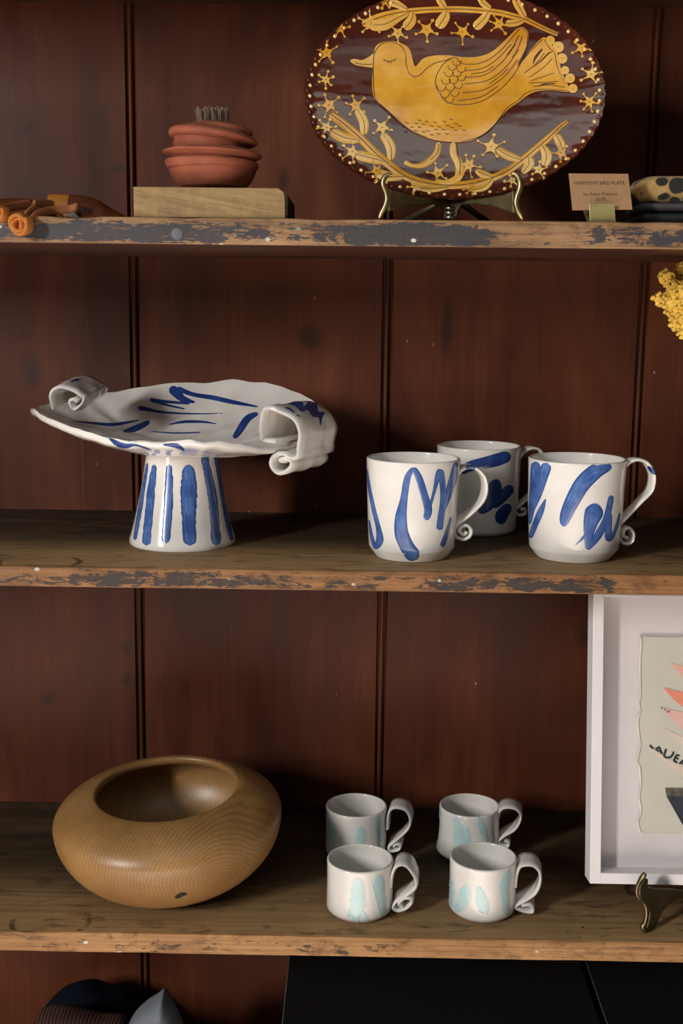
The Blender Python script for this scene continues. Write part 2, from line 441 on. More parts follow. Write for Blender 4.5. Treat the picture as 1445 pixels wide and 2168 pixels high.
def oak():
    q = NT('oak_block'); p = q.map(q.obj, (1, 1, 1), rot=(0, R(-9), 0))
    g = q.noise(q.map(p, (14, 40, 260)), 1, 5, .65, .8); b = q.noise(q.map(q.obj, (110, 30, 60), rot=(0, R(35), 0)), 1, 3, .6, 1.)
    c = q.ramp(g, [(.25, (.15, .088, .032)), (.5, (.25, .158, .060)), (.8, (.35, .235, .095))])
    c = q.mix(.4, c, q.ramp(b, [(.35, .65), (.65, 1.15)]), 'MULTIPLY')
    q.bump(g, .5, .001); return q.out(c, .65)
M['oak'] = oak()
M['bark'] = simple('charred_bark', (.012, .008, .006), .8, var=.5, bump=.8)
M['terra'] = simple('terracotta', (.27, .072, .034), .8, var=.25, scale=45, bump=.5, bscale=700)
M['bristle'] = simple('dry_bristle', (.17, .115, .075), .85, var=.5, scale=300)
def glaze_brown():
    q = NT('brown_slip_glaze'); f = q.noise(q.obj, 14, 4)
    c = q.ramp(f, [(.3, (.040, .007, .003)), (.7, (.095, .018, .006))])
    q.bump(q.math('ADD', q.noise(q.map(q.obj, (9, 9, 26)), 1, 2), q.math('MULTIPLY', q.noise(q.obj, 60, 2), .12)), .5, .006)
    return q.out(c, .10, coat=.7, crough=.04)
M['brown'] = glaze_brown()
def slip(name, a, b, c3):
    q = NT(name); f = q.noise(q.obj, 26, 4, .6)
    c = q.ramp(f, [(.28, a), (.5, b), (.75, c3)])
    q.bump(q.noise(q.map(q.obj, (9, 9, 26)), 1, 2), .35, .005)
    return q.out(c, .12, coat=.6, crough=.05)
M['slip'] = slip('honey_slip', (.42, .175, .010), (.58, .28, .020), (.66, .40, .075))
M['slip2'] = slip('pale_honey_slip', (.50, .25, .03), (.62, .36, .07), (.68, .44, .12))
M['carve'] = simple('carved_line', (.055, .014, .004), .25, coat=.4)
M['bead'] = simple('cream_bead', (.70, .52, .22), .12, coat=.7, var=.08)
M['brass'] = simple('aged_brass', (.46, .36, .17), .34, metal=1., var=.3, scale=50)
M['brass_dk'] = simple('dark_brass', (.17, .135, .07), .42, metal=.85, var=.3)
M['bronze'] = simple('dark_bronze', (.085, .065, .034), .4, metal=.8, var=.3)
M['bronze_lt'] = simple('bronze_hook', (.24, .19, .10), .34, metal=1., var=.3)
M['steel'] = simple('hinge_pin', (.35, .33, .28), .3, metal=1.)
M['clip'] = simple('satin_brass_clip', (.50, .42, .18), .42, metal=.75, var=.08)
M['kraft'] = simple('kraft_card', (.36, .205, .098), .85, var=.08, scale=180)
M['ink'] = simple('brown_ink', (.045, .022, .012), .8)
M['horn'] = simple('polished_horn', (.090, .026, .009), .22, var=.5, scale=30, coat=.4)
M['horn_lt'] = simple('light_horn_end', (.32, .12, .022), .25, var=.2, scale=40, coat=.4)
M['leather'] = simple('tan_leather', (.32, .115, .040), .6, var=.15, scale=80, bump=.2)
M['leather_or'] = simple('orange_leather', (.55, .20, .045), .5, var=.12, scale=90, bump=.15)
M['white'] = simple('white_painted_wood', (.75, .72, .72), .5, var=.015, scale=30)
M['mount'] = simple('mount_board', (.66, .615, .62), .8, var=.01)
M['paper'] = simple('aged_paper', (.58, .56, .47), .85, var=.05, scale=25)
M['torn'] = simple('torn_paper_edge', (.72, .68, .60), .9)
M['coral'] = simple('coral_paper', (.80, .27, .17), .8, var=.06)
M['peach'] = simple('peach_paper', (.78, .45, .33), .8, var=.06)
M['pink'] = simple('pink_paper', (.74, .46, .40), .8, var=.06)
M['cream'] = simple('cream_paper', (.68, .56, .47), .8, var=.05)
M['inkblue'] = simple('blue_black_paper', (.018, .022, .034), .6, var=.3, scale=50)
M['fleck'] = simple('printed_band', (.10, .085, .06), .7, var=.9, scale=220)
M['charcoal'] = simple('black_card_box', (.0075, .0078, .0095), .55, var=.25, scale=12)
M['boxedge'] = simple('scuffed_box_edge', (.16, .15, .14), .6, var=.5, scale=200)
M['navy'] = simple('navy_cloth', (.0035, .005, .011), .95, var=.3, spec=.1)
M['felt'] = simple('grey_felt', (.17, .19, .215), .95, var=.12, scale=200, bump=.3, spec=.2)
def knit():
    q = NT('brown_striped_knit'); x, y, z = q.sep(q.obj)
    wv = q.n('ShaderNodeTexWave', bands_direction='X'); q.put(wv.inputs['Vector'], q.obj); wv.inputs['Scale'].default_value = 70; wv.inputs['Distortion'].default_value = 1.
    return q.out(q.ramp(wv.outputs[0], [(.3, (.03, .014, .010)), (.7, (.085, .045, .034))]), .95, spec=.15)
M['knit'] = knit()
def leopard():
    q = NT('leopard_print'); vo = q.n('ShaderNodeTexVoronoi'); vo.inputs['Randomness'].default_value = .8
    q.put(vo.inputs['Vector'], q.map(q.obj, (1, .8, 1.05))); vo.inputs['Scale'].default_value = 54
    n_ = q.noise(q.obj, 90, 1)
    d = q.math('ADD', vo.outputs['Distance'], q.math('MULTIPLY', q.math('SUBTRACT', n_, .5), .25))
    base = q.ramp(q.noise(q.obj, 60, 3), [(.3, (.30, .16, .045)), (.7, (.46, .29, .10))])
    c = q.mix(q.mrange(d, .47, .54, 1., 0.), base, (.008, .006, .005))
    return q.out(c, .7, sheen=.2)
M['leopard'] = leopard()
M['greyband'] = simple('grey_trim', (.070, .060, .060), .5)
M['yarrow'] = simple('yarrow_yellow', (.72, .47, .075), .9, var=.28, scale=130)
M['stem'] = simple('dry_stem', (.24, .19, .075), .85)
M['vase'] = simple('dark_stoneware', (.05, .045, .04), .4)
M['floor'] = simple('pale_floor', (.58, .51, .475), .6, var=.06, scale=3)
g_ = NT('picture_glass'); tr = g_.n('ShaderNodeBsdfTransparent'); gl = g_.n('ShaderNodeBsdfGlossy'); gl.inputs['Roughness'].default_value = .02
fr_ = g_.n('ShaderNodeLayerWeight'); fr_.inputs[0].default_value = .5; fq_ = g_.math('ADD', g_.math('MULTIPLY', g_.math('POWER', fr_.outputs['Facing'], 5.), .6), .03); mx = g_.n('ShaderNodeMixShader')
g_.t.links.new(fq_, mx.inputs[0]); g_.t.links.new(tr.outputs[0], mx.inputs[1]); g_.t.links.new(gl.outputs[0], mx.inputs[2])
g_.t.links.new(mx.outputs[0], g_.t.nodes['Material Output'].inputs[0]); M['glass'] = g_.m

# ------------------------------------------------------------------ setting
vs, fs = box((-3, -6, -1.57), (3, .62, -1.55))
tag(mk('floor', vs, fs, M['floor'], smooth=False), 'pale shop floor in front of the dresser', 'floor', kind='structure')
DEP = .3407
ZT1, ZB1, ZT2, ZB2, ZT3, ZB3 = .0806, .0551, -.2644, -.2850, -.6620, -.6840
XL, XR = -.80, .86
D = thing('dresser', DL, 'old dark wooden dresser with worn open shelves and beaded board back', 'dresser')
edges = [XL, -.593, -.2768, .0388, .3563, .672, XR]
for i, (a, b) in enumerate(zip(edges, edges[1:])):
    y0 = DEP
    pr = [(a+.0046, y0+.014), (a+.0046, y0+.0058), (a+.0012, y0+.0058), (a+.0012, y0+.0025), (a+.0032, y0), (b-.0105, y0), (b-.0085, y0+.0045), (b-.0068, y0+.0045)]
    for k in range(7):
        t = math.pi*k/6; pr.append((b-.0040-.0030*math.cos(t), y0+.0030-.0036*math.sin(t)))
    pr += [(b-.0006, y0+.0066), (b+.004, y0+.0066), (b+.004, y0+.014)]
    vs, fs = [], []; zs = [-1.55+.05*j for j in range(45)]
    for z in zs:
        for x, y in pr: vs.append((x, y, z))
    n = len(pr)
    for j in range(len(zs)-1):
        for k in range(n):
            k2 = (k+1) % n; fs.append((j*n+k, j*n+k2, (j+1)*n+k2, (j+1)*n+k))
    fs += [tuple(range(n-1, -1, -1)), tuple(range((len(zs)-1)*n, len(zs)*n))]
    mk('back_board', vs, fs, M['back'], D, sharp=50)
E1 = edge_wood('painted_worn_edge', [(-200, .5), (60, .62), (120, .75), (330, .74), (520, .58), (600, .42), (720, .55), (790, .92), (1000, .92), (1060, .30), (1180, .30), (1270, .52), (1445, .60)], (.29, .175, .088), ZB1, ZT1)
E2 = edge_wood('stained_worn_edge', [(-200, .42), (60, .35), (180, .66), (420, .66), (520, .52), (640, .40), (900, .45), (1000, .50), (1100, .62), (1320, .60), (1360, .2), (1445, .2)], (.27, .135, .052), ZB2, ZT2, (.028, .022, .020))
E3 = edge_wood('bare_pine_edge', [(-200, .2), (200, .3), (340, .42), (370, .2), (500, .3), (720, .28), (880, .42), (960, .2), (1445, .2)], (.38, .205, .080), ZB3, ZT3, (.055, .028, .016))
def shelf(zb, zt, em, seed):
    rs = random.Random(seed); nx = 240; prof = [(0, 0), (0, .12), (0, .5), (0, .86), (.0012, .97), (.0035, 1), (.03, 1), (.1, 1), (.2, 1), (DEP, 1), (DEP, 0), (.1, 0), (.002, 0)]
    vs, fs, mi = [], [], []
    h = zt-zb
    for i in range(nx+1):
        x = XL+(XR-XL)*i/nx
        for k, (y, t) in enumerate(prof):
            dy = dz = 0
            if k in (3, 4, 5): 
                q = mnoise.noise(Vector((x*22, seed*3.3, .5))); dz = -max(0, q-.15)*.0035; dy = max(0, q-.1)*.0022
            if k in (0, 1, 12): dy += max(0, mnoise.noise(Vector((x*30, seed*5.1, 2.5)))-.1)*.0018
            dy += .0006*mnoise.noise(Vector((x*9, seed, k*.3)))
            vs.append((x, y+dy, zb+t*h+dz))
    n = len(prof)
    for i in range(nx):
        for k in range(n):
            k2 = (k+1) % n; fs.append((i*n+k, (i+1)*n+k, (i+1)*n+k2, i*n+k2)); mi.append(1 if (k <= 4 or k == 12) else (2 if k >= 9 else 0))
    fs += [tuple(range(n)), tuple(range((nx+1)*n-1, nx*n-1, -1))]; mi += [0, 0]
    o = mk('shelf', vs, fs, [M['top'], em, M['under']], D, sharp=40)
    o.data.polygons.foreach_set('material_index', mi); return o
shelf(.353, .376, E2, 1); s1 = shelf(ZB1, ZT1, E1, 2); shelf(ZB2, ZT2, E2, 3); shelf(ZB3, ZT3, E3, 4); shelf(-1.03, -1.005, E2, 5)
for a, b in ((XL-.025, XL), (XR, XR+.025)):
    vs, fs = box((a, -.004, -1.55), (b, DEP+.014, .6)); bev(mk('side_panel', vs, fs, M['back'], D, smooth=False), .002)
# filler plug in the edge of the upper shelf
c = P(375, 495, 0); pv, pf = lathe([(.0001, 0), (.0045, 0), (.0062, .0006), (.0066, .003)], (0, 0, 0), 24)
mk('filler_plug', [Vector((c.x+v.x, -.0004+v.z, c.z+v.y)) for v in pv], pf, simple('grey_filler', (.10, .10, .11), .6), s1)

# ------------------------------------------------------------------ wooden bowl
bc = Gz(366, 1862, ZT3); s = S(bc)*.985
B = thing('wooden_bowl', bc, 'round turned oak bowl with wide shoulders and an open mouth', 'bowl')
pr = [(0.5, 147-147)]
prof = [(.5, 0), (40, 0), (70, 1.5), (92, 4), (112, 10)]
for k in range(1, 13):
    a = R(-62+62*k/12); prof.append((240*math.cos(a)**.92, 147+161*math.sin(a)))
prof = [p for i, p in enumerate(prof)]
for k in range(1, 13):
    a = R(50*k/12); prof.append((240*math.cos(a), 147+84*math.sin(a)))
prof += [(151, 211), (148, 210), (146, 207), (146, 200), (151, 193), (190, 174), (214, 147), (212, 110), (180, 62), (120, 34), (60, 26), (.5, 25)]
vs, fs = lathe([(r*s, z*s) for r, z in prof], (0, 0, 0), 128)
rot = Matrix.Rotation(R(-2.6), 3, 'Y') @ Matrix.Rotation(R(4), 3, 'X')
vs = [rot @ v for v in vs]; zmin = min(v.z for v in vs); vs = [v+bc-Vector((0, 0, zmin)) for v in vs]
mk('body', vs, fs, M['bowl'], B, sharp=60)
bb = bvh(vs, fs)
poly('bark_knot', Zc(100, 1560, 2.676)([(722, 905), (740, 890), (765, 880), (790, 886), (782, 896), (760, 905), (735, 915)]), bb, M['bowl_knot'], B, step=4)

# ------------------------------------------------------------------ mugs
def mug(name, label, cat, group, xc, yb, z, rim_y, r_rim, r_mid, r_low, r_foot, foot_h, matb, flare=None, seed=0):
    f0 = Gz(xc, yb, z); s = S(f0); c = Vector((f0.x, f0.y+r_foot*s, z)); c.x = P(xc, yb, c.y).x
    s = S(c); H = P(xc, rim_y, c.y).z-z; t = .0033
    T = thing(name, c, label, cat, group)
    rr, rm, rl, rf = (v*s for v in (r_rim, r_mid, r_low, r_foot)); fh = foot_h*s
    prof = [(.0005, .0006), (rf-.004, .0006), (rf-.002, 0), (rf, .0006), (rl-.0006, fh-.0008), (rl, fh+.0012)]
    for k in range(1, 11):
        u = k/10; z_ = fh+(H-fh)*u
        prof.append((rl+(rm-rl)*min(1, u*2) if u < .5 else rm+(rr-rm)*(u-.5)*2, z_-.0016 if k == 10 else z_))
    if flare: prof = [(r+(flare*s*math.exp(-((zz-fh)/(H*.16))**2) if zz >= fh*.9 else (flare*s*.6 if zz > .0007 and r > rf*.9 else 0)), zz) for r, zz in prof]
    prof += [(rr-t*.5+t*.5*math.cos(R(a_)), H-.0016+.0018*math.sin(R(a_))) for a_ in (18, 36, 54, 72, 90, 108, 126, 144, 162, 180)]
    for k in range(1, 9):
        u = 1-k/8; prof.append((max(.001, (rm if u < .6 else rm+(rr-rm)*(u-.6)/.4)-t-(.004 if k == 8 else 0)), .006+(H-.006)*u))
    prof.append((.0005, .0055))
    fr = lambda a, zz: 1+.007*mnoise.noise(Vector((math.cos(a)*1.3+seed, math.sin(a)*1.3, zz*30)))
    vs, fs = lathe(prof, c, 96, fr)
    mk('body', vs, fs, matb, T, sharp=33)
    return T, c, s, bvh(vs, fs)
def handle(T, pts, Y0, wid, th, mat, dx=0., n=7, seed=0, dz=0., name='handle'):
    c = cr(pts, n); N = [P(x, y, Y0) for x, y in c]; L = len(N)
    Fv = [p+Vector((dx, wid, dz)) for p in N]
    vs, fs = band(N, Fv, th, 4, .0006, seed)
    o = fixn(mk(name, vs, fs, mat, T, sharp=75)); return bvh(vs, fs), o
Z5 = Zc(740, 900, 2.0496)
G1 = 'large white mugs with cobalt brush strokes'
T, c, s, b = mug('large_mug', 'white mug with thin looping blue M-shaped brush stroke', 'mug', G1, 870, 1191, ZT2, 968, 98, 95, 91, 76, 22, M['cer'], seed=1)
hb, ho = handle(T, [(962,1022),(968,1008),(978,996),(992,990),(1010,993),(1026,1010),(1031,1035),(1024,1060),(1005,1082),(984,1100),(970,1110),(962,1124),(968,1138),(982,1143),(995,1136),(998,1122),(988,1113),(977,1117),(974,1126),(982,1132),(988,1126)], c.y-.010, .017, .0036, M['cer'], dx=-.004, seed=1)
strokes('brush_stroke', [Z5(q) for q in ([(76,190,6),(85,270,14),(105,370,18),(125,450,22),(130,500,32),(112,528,20),(95,480,14),(84,410,6)],
  [(275,185,16),(250,230,28),(235,320,32),(222,400,50),(225,470,60),(250,530,62),(290,582,66)], [(275,185,22),(300,230,30),(325,310,32),(340,370,34),(328,412,26)],
  [(345,365,12),(365,290,14),(388,205,28),(400,240,26),(405,320,26),(395,400,28),(388,456,28)], [(398,390,14),(425,310,28),(445,240,34),(462,160,20)], [(438,400,8),(425,450,14),(410,500,22),(398,528,22)])], b, M['blue'], T)
strokes('brush_stroke', [Z5(q) for q in ([(465,300,14),(478,268,20),(500,215,20),(522,185,30),(545,185,14)],)], hb, M['blue_dk'], ho)
T, c, s, b = mug('large_mug', 'white mug with broad diagonal blue strokes and a blue heart-like daub', 'mug', G1, 1212, 1193, ZT2, 969, 101.5, 99, 94, 78, 22, M['cer'], seed=5)
hb, ho = handle(T, [(1309,1044),(1311,1015),(1324,988),(1348,974),(1372,981),(1386,1008),(1380,1040),(1356,1066),(1328,1095),(1312,1113),(1310,1134),(1320,1151),(1336,1150),(1342,1133),(1333,1119),(1322,1123),(1320,1136),(1329,1140)], c.y-.009, .016, .0036, M['cer'], dx=-.003, seed=2)
strokes('brush_stroke', [Z5(q) for q in ([(806,158,36),(805,220,44),(797,300,36),(787,380,24),(781,430,10)], [(858,165,46),(838,220,46),(815,300,36),(793,370,16)], [(850,320,6),(830,370,26),(805,430,26),(783,490,18)],
  [(1135,180,26),(1105,186,46),(1060,205,66),(1005,260,70),(960,340,62),(935,400,50),(928,440,26)], [(1068,340,54),(1060,375,80),(1045,420,64),(1035,480,40),(1030,540,20)], [(1030,540,16),(1075,480,34),(1110,410,28),(1130,330,26),(1132,305,20)],
  [(1128,380,20),(1122,440,28),(1122,490,30),(1140,480,18),(1158,435,14),(1170,380,6)], [(978,520,3),(1010,490,12),(1030,470,12)])], b, M['blue'], T)
strokes('brush_stroke', [Z5(q) for q in ([(1292,180,10),(1310,195,20),(1326,214,14)],)], hb, M['blue_dk'], ho)
T, c, s, b = mug('large_mug', 'white mug with heavy dark blue daubs, standing behind the two others', 'mug', G1, 1008, 1137, ZT2, 942, 88, 86, 82, 76, 8, M['cer2'], seed=9)
handle(T, [(1092,1022),(1093,995),(1103,965),(1124,950),(1146,956),(1158,985),(1153,1015),(1135,1040),(1112,1062),(1096,1076),(1092,1084),(1100,1092),(1112,1088),(1110,1078),(1102,1080)], c.y-.009, .016, .0036, M['cer2'], dx=-.003, seed=3)
strokes('brush_stroke', [Z5(q) for q in ([(697,130,46),(640,150,54),(580,165,50),(520,180,44),(480,205,30)], [(640,235,40),(622,290,70),(600,340,60),(560,380,30)], [(705,265,40),(660,310,50),(610,350,50)], [(695,345,36),(660,390,55),(655,430,44)])], b, M['blue_dk'], T)

Z6 = Zc(640, 1640, 2.676)
G2 = 'small pale mugs with aqua drips'
def small(label, xc, yb, rim_y, r, hnd, drips, seed, hw=.030, rl=None, flare=None):
    T, c, s, b = mug('small_mug', label, 'mug', G2, xc, yb, ZT3, rim_y, r, r*.99, (rl or r*1.0), r*.88, 11, M['cer2'], flare=flare, seed=seed)
    handle(T, Z6(hnd), c.y-hw*.5-.002, hw, .0034, M['cer2'], dx=.004, seed=seed)
    strokes('aqua_drip', [Z6([(q[0][0], q[0][1]-16, q[0][2])]+[(x, y, w_*1.25) for x, y, w_ in q]+[(q[-1][0], q[-1][1]+14, q[-1][2])]) for q in drips], b, M['aqua'], T, lift=.0004, jag=.3)
small('small pale mug with two pointed aqua drips and a coiled handle end', 760, 1955, 1816, 70,
  [(497,640),(505,580),(525,530),(560,512),(600,530),(638,590),(640,640),(600,680),(545,712),(520,735),(515,762),(545,775),(590,760),(618,728),(605,705),(570,708),(545,735),(560,748)],
  [[(310,600,50),(315,660,70),(315,730,80),(300,790,60),(310,832,20)], [(430,585,56),(440,650,50),(455,730,40),(450,795,26)], [(300,680,14),(285,740,20),(262,795,14)], [(345,790,24),(368,832,24)], [(400,640,14),(420,710,18),(438,785,14)]], 11)
small('small pale mug with faint column-like aqua drips and a flattened handle end', 1018, 1955, 1812, 70.5,
  [(1205,640),(1212,575),(1230,528),(1270,515),(1312,522),(1343,560),(1345,620),(1320,675),(1265,715),(1220,740),(1206,757),(1250,777),(1300,783),(1306,760),(1280,742),(1240,745)],
  [[(838,610,36),(835,700,44),(840,755,24)], [(925,640,50),(910,710,70),(885,765,50)], [(1000,650,30),(1015,720,60),(1032,778,46)], [(1160,560,56),(1140,640,50),(1145,700,50),(1152,780,34)]], 15)
small('small pale mug with a raised aqua drip on its side, behind the coiled-handle mug', 752, 1832, 1704, 64.5,
  [(480,312),(484,245),(500,200),(540,190),(588,208),(610,258),(600,308),(560,350),(510,392),(488,415),(502,436),(545,430),(555,405),(530,396),(515,412)],
  [[(158,262,26),(166,330,34),(180,380,30),(182,412,14)], [(330,310,40),(330,380,60)], [(430,250,30),(435,330,44),(430,395,26)]], 19, .028)
small('small pale mug with bright aqua dabs below the rim, flaring towards its base', 990, 1832, 1704, 63.5,
  [(1108,240),(1120,205),(1160,190),(1208,200),(1236,232),(1232,272),(1200,318),(1145,350),(1112,378),(1122,402),(1160,412),(1168,390),(1142,376)],
  [[(772,190,22),(766,280,30),(760,360,28),(756,410,10)], [(870,255,40),(890,320,60),(880,395,56)], [(1000,255,34),(1018,310,40),(1038,365,26)], [(930,310,30),(930,385,40)]], 23, .028, rl=66, flare=1.5)

# ------------------------------------------------------------------ cake stand
f0 = Gz(387, 1168, ZT2); s = S(f0); cc = Vector((f0.x, f0.y+108*s, ZT2)); s = S(cc); cc.x = P(387, 1168, cc.y).x
CS = thing('cake_stand', cc, 'white ceramic cake stand with blue striped foot and curled scroll handles', 'cake stand')
ztop = P(390, 955, cc.y).z
H = ztop-ZT2
prof = [(.0005, .0008), (108*s, .0008), (110*s, 0), (112*s, .002), (111*s, .006)]
for k in range(1, 13):
    u = k/12; prof.append(((110-37*u+4*math.sin(math.pi*u)*-1)*s, .006+(H-.004)*u))
prof.append((.0005, H+.002))
vs, fs = lathe(prof, cc, 96, lambda a, z: 1+.012*mnoise.noise(Vector((math.cos(a)*1.5, math.sin(a)*1.5, z*14))))
ped = mk('pedestal', vs, fs, M['cer'], CS, sharp=70); pb = bvh(vs, fs)
Z4 = Zc(40, 760, 2.0643)
strokes('brush_stroke', [Z4(q) for q in ([(562,455,10),(545,560,16),(525,680,18),(506,792,16)], [(592,462,20),(580,560,34),(568,680,36),(556,815,38)], [(655,462,24),(655,560,36),(650,680,40),(640,806,36)],
  [(740,462,44),(742,530,66),(742,600,72),(742,700,60),(748,815,60)], [(808,418,30),(825,500,36),(845,600,40),(855,700,38),(862,815,46)], [(858,425,16),(875,500,22),(895,620,24),(915,730,22),(930,795,16)])], pb, M['blue'], ped, jag=.25)
# dished top: rim height taken from the photographed outline at each side
fr_o = [(66,864),(100,884),(150,904),(210,922),(270,933),(330,936),(400,933),(460,936),(520,942),(580,944),(620,942),(655,925),(700,900)]
bk_o = [(66,864),(110,852),(160,842),(230,831),(290,822),(330,814),(400,810),(500,807),(560,811),(620,826),(660,845),(690,872),(700,900)]
def interp(tab, x):
    for (a, b), (c_, d) in zip(tab, tab[1:]):
        if x <= c_: return b+(d-b)*max(0, (x-a))/(c_-a)
    return tab[-1][1]
xl, xr = 66, 700; xm = (xl+xr)/2; hw = (xr-xl)/2; DR = .138
nph, nr = 160, 22; rim = []
for k in range(nph):
    a = 2*math.pi*k/nph; Y = cc.y+DR*math.sin(a)
    px = xm+(hw-(62*min(1, -math.sin(a)*2.5) if math.sin(a) < 0 and math.cos(a) > 0 else 0))*math.cos(a); py = interp(bk_o if math.sin(a) > 0 else fr_o, px)
    p = P(px, py, Y); wob = Vector((0, 0, .0030*mnoise.noise(Vector((math.cos(a)*7, math.sin(a)*7, 2)))+.002*mnoise.noise(Vector((math.cos(a)*17, math.sin(a)*17, 5)))))
    rim.append(p+wob)
for _ in range(2): rim = [(rim[k-1]+rim[k]*2+rim[(k+1) % nph])/4 for k in range(nph)]
cen = Vector((cc.x, cc.y, ztop+.004)); vs, fs = [], []
def surf(k, u, dn):
    r_ = rim[k % nph]; p = cen.lerp(r_, u); p.z = cen.z+(r_.z-cen.z)*(u**1.9)+.0018*mnoise.noise(Vector((p.x*50, p.y*50, 1)))*min(1, u*2)
    p.z -= dn; return p
T_ = .0075
for i in range(nr+1):
    for k in range(nph): vs.append(surf(k, max(.004, i/nr), 0))
for k in range(nph): vs.append(surf(k, 1, T_*.45)+(rim[k]-cen).normalized()*.0015)
for i in range(nr, -1, -1):
    for k in range(nph): vs.append(surf(k, max(.004, i/nr)*.997, T_*(.9 if i == nr else 1)))
rows = 2*(nr+1)+1
for i in range(rows-1):
    for k in range(nph):
        k2 = (k+1) % nph; fs.append((i*nph+k, (i+1)*nph+k, (i+1)*nph+k2, i*nph+k2))
fs += [tuple(range(nph)), tuple(range(rows*nph-1, (rows-1)*nph-1, -1))]
top = fixn(mk('plate', vs, fs, M['cer'], CS, sharp=80)); tb = bvh(vs, fs)
# scroll handles
ZL = Zc(60, 770, 7.225)
near = ZL([(385,690),(345,580),(345,480),(400,395),(500,350),(600,375),(720,440),(800,490),(855,525),(835,590),(790,650),(715,710),(665,660),(645,580),(690,560),(745,590)])
def scroll(near, Yn, Yf, shx, shy, th, seed, fk=1.0):
    c = cr(near, 6); cx = sum(p[0] for p in c)/len(c); cy = sum(p[1] for p in c)/len(c)
    N = [P(x, y, Yn) for x, y in c]; Fv = [P(cx+(x-cx)*fk+shx, cy+(y-cy)*fk+shy, Yf) for x, y in c]
    vs, fs = band(N, Fv, th, 8, .0022, seed); o = fixn(mk('scroll_handle', vs, fs, M['cer'], CS, sharp=75)); return o, bvh(vs, fs)
oL, bL = scroll(near, cc.y-.030, cc.y+.040, 47, -24, .0046, 4, .95)
ZR = Zc(520, 820, 6.568)
near = ZR([(420,745),(225,740),(215,640),(215,500),(225,390),(260,310),(330,290),(430,310),(560,375),(680,450),(740,540),(765,640),(752,760),(735,860),(728,930),(690,975),(610,965),(540,930),(450,930),(370,975),(335,1050),(365,1130),(440,1180),(530,1175),(610,1125),(645,1060),(620,1000),(540,990),(470,1030)])
oR, bR = scroll(near, cc.y-.088, cc.y-.010, 74, -14, .0052, 8, .98)
strokes('brush_stroke', [Z4(q) for q in ([(660,125,38),(690,150,40),(712,172,30),(740,183,20),(768,190,8)], [(690,128,24),(760,155,18),(850,170,20),(940,190,18),(1045,209,6)], [(572,178,18),(620,185,14),(680,190,12),(745,196,8)],
  [(575,180,12),(640,200,10),(725,219,6)], [(520,213,22),(570,222,16),(620,232,10),(700,238,8),(800,240,5),(890,238,3)], [(655,287,4),(720,275,12),(800,275,10),(865,284,3)], [(578,317,3),(680,324,6),(795,321,5)],
  [(235,271,4),(320,280,10),(400,287,14),(460,280,12),(524,267,3)], [(570,274,18),(530,295,26),(490,310,24),(455,316,8)], [(938,347,18),(965,310,30),(1000,260,30),(1044,238,16)],
  [(390,342,6),(430,370,22),(470,380,20),(510,376,10),(575,396,6)], [(630,375,6),(690,380,20),(722,402,12)])], tb, M['blue_dk'], top)
poly('brush_daub', ZR([(580,230),(700,205),(790,210),(800,270),(850,225),(860,185),(930,170),(990,200),(990,260),(1010,340),(1100,350),(1060,420),(1035,550),(1010,420),(930,415),(880,340),(840,310),(790,345),(740,320),(690,265)]), bR, M['blue_daub'], oR, step=4, smooth=2)
strokes('brush_stroke', [ZR(q) for q in ([(545,283,14),(610,300,30),(672,352,16)], [(702,384,14),(752,408,12)])], bR, M['blue_dk'], oR)
strokes('brush_stroke', [ZL(q) for q in ([(765,148,22),(845,162,20)], [(640,285,10),(700,248,22),(775,246,36)])], bL, M['blue_dk'], oL)

# ------------------------------------------------------------------ bird plate
th = R(14); PC = P(962, 196, .072); sp = S(PC)
U = Vector((1, 0, 0)); V = Vector((0, math.sin(th), math.cos(th))); Nn = Vector((0, -math.cos(th), math.sin(th)))
pa = 317*sp; bot = onpl(962, 419, PC, Nn); pbv = (PC-bot).dot(V)
BP = thing('bird_plate', PC-V*pbv, 'oval brown slipware plate with a yellow bird and dotted rim', 'plate')
def pl(u, a, h): return PC+U*(pa*u*math.cos(a))+V*(pbv*u*math.sin(a))+Nn*h
def hgt(u): return -.014+.014*max(0, (u-.25)/.75)**1.8
vs, fs = [], []; SEG = 240; us = [.004]+[i/24 for i in range(1, 25)]
scal = lambda a: 1+.004*math.cos(60*a)
for u in us:
    for k in range(SEG):
        a = 2*math.pi*k/SEG; vs.append(pl(u*(scal(a) if u > .9 else 1), a, hgt(u)+(.0012 if u > .97 else 0)))
for u, d in ((1.008, -.002), (1.004, -.005), (.9, -.011), (.7, -.016), (.4, -.021), (.004, -.021)):
    for k in range(SEG):
        a = 2*math.pi*k/SEG; vs.append(pl(u*(scal(a) if u > .9 else 1), a, (hgt(min(1, u)) if u > .65 else -.010)+d+(0 if u < .65 else .0)))
rows = len(us)+6
for i in range(rows-1):
    for k in range(SEG):
        k2 = (k+1) % SEG; fs.append((i*SEG+k, i*SEG+k2, (i+1)*SEG+k2, (i+1)*SEG+k))
fs += [tuple(range(SEG-1, -1, -1)), tuple(range((rows-1)*SEG, rows*SEG))]
dish = fixn(mk('dish', vs, fs, M['brown'], BP, sharp=80)); db = bvh(vs, fs)
bv, bf = lathe([(.0001, .0019), (.0009, .00175), (.0016, .0012), (.0020, .0004), (.0021, -.0004)], (0, 0, 0), 12)
bme = None
for k in range(60):
    a = 2*math.pi*(k+.4)/60; p = pl(.968, a, hgt(.968))
    kk = 1+.12*mnoise.noise(Vector((k*1.7, 0, 0)))
    if bme is None:
        o = mk('bead', [U*v.x+V*v.y+Nn*v.z for v in bv], bf[:-1]+[bf[-1]], M['bead'], None); bme = o.data; fixn(o)
    else:
        o = bpy.data.objects.new('bead', bme); COL.objects.link(o)
    o.parent = BP; o.location = p-BP.location; o.scale = (kk, kk, kk)
kme = None
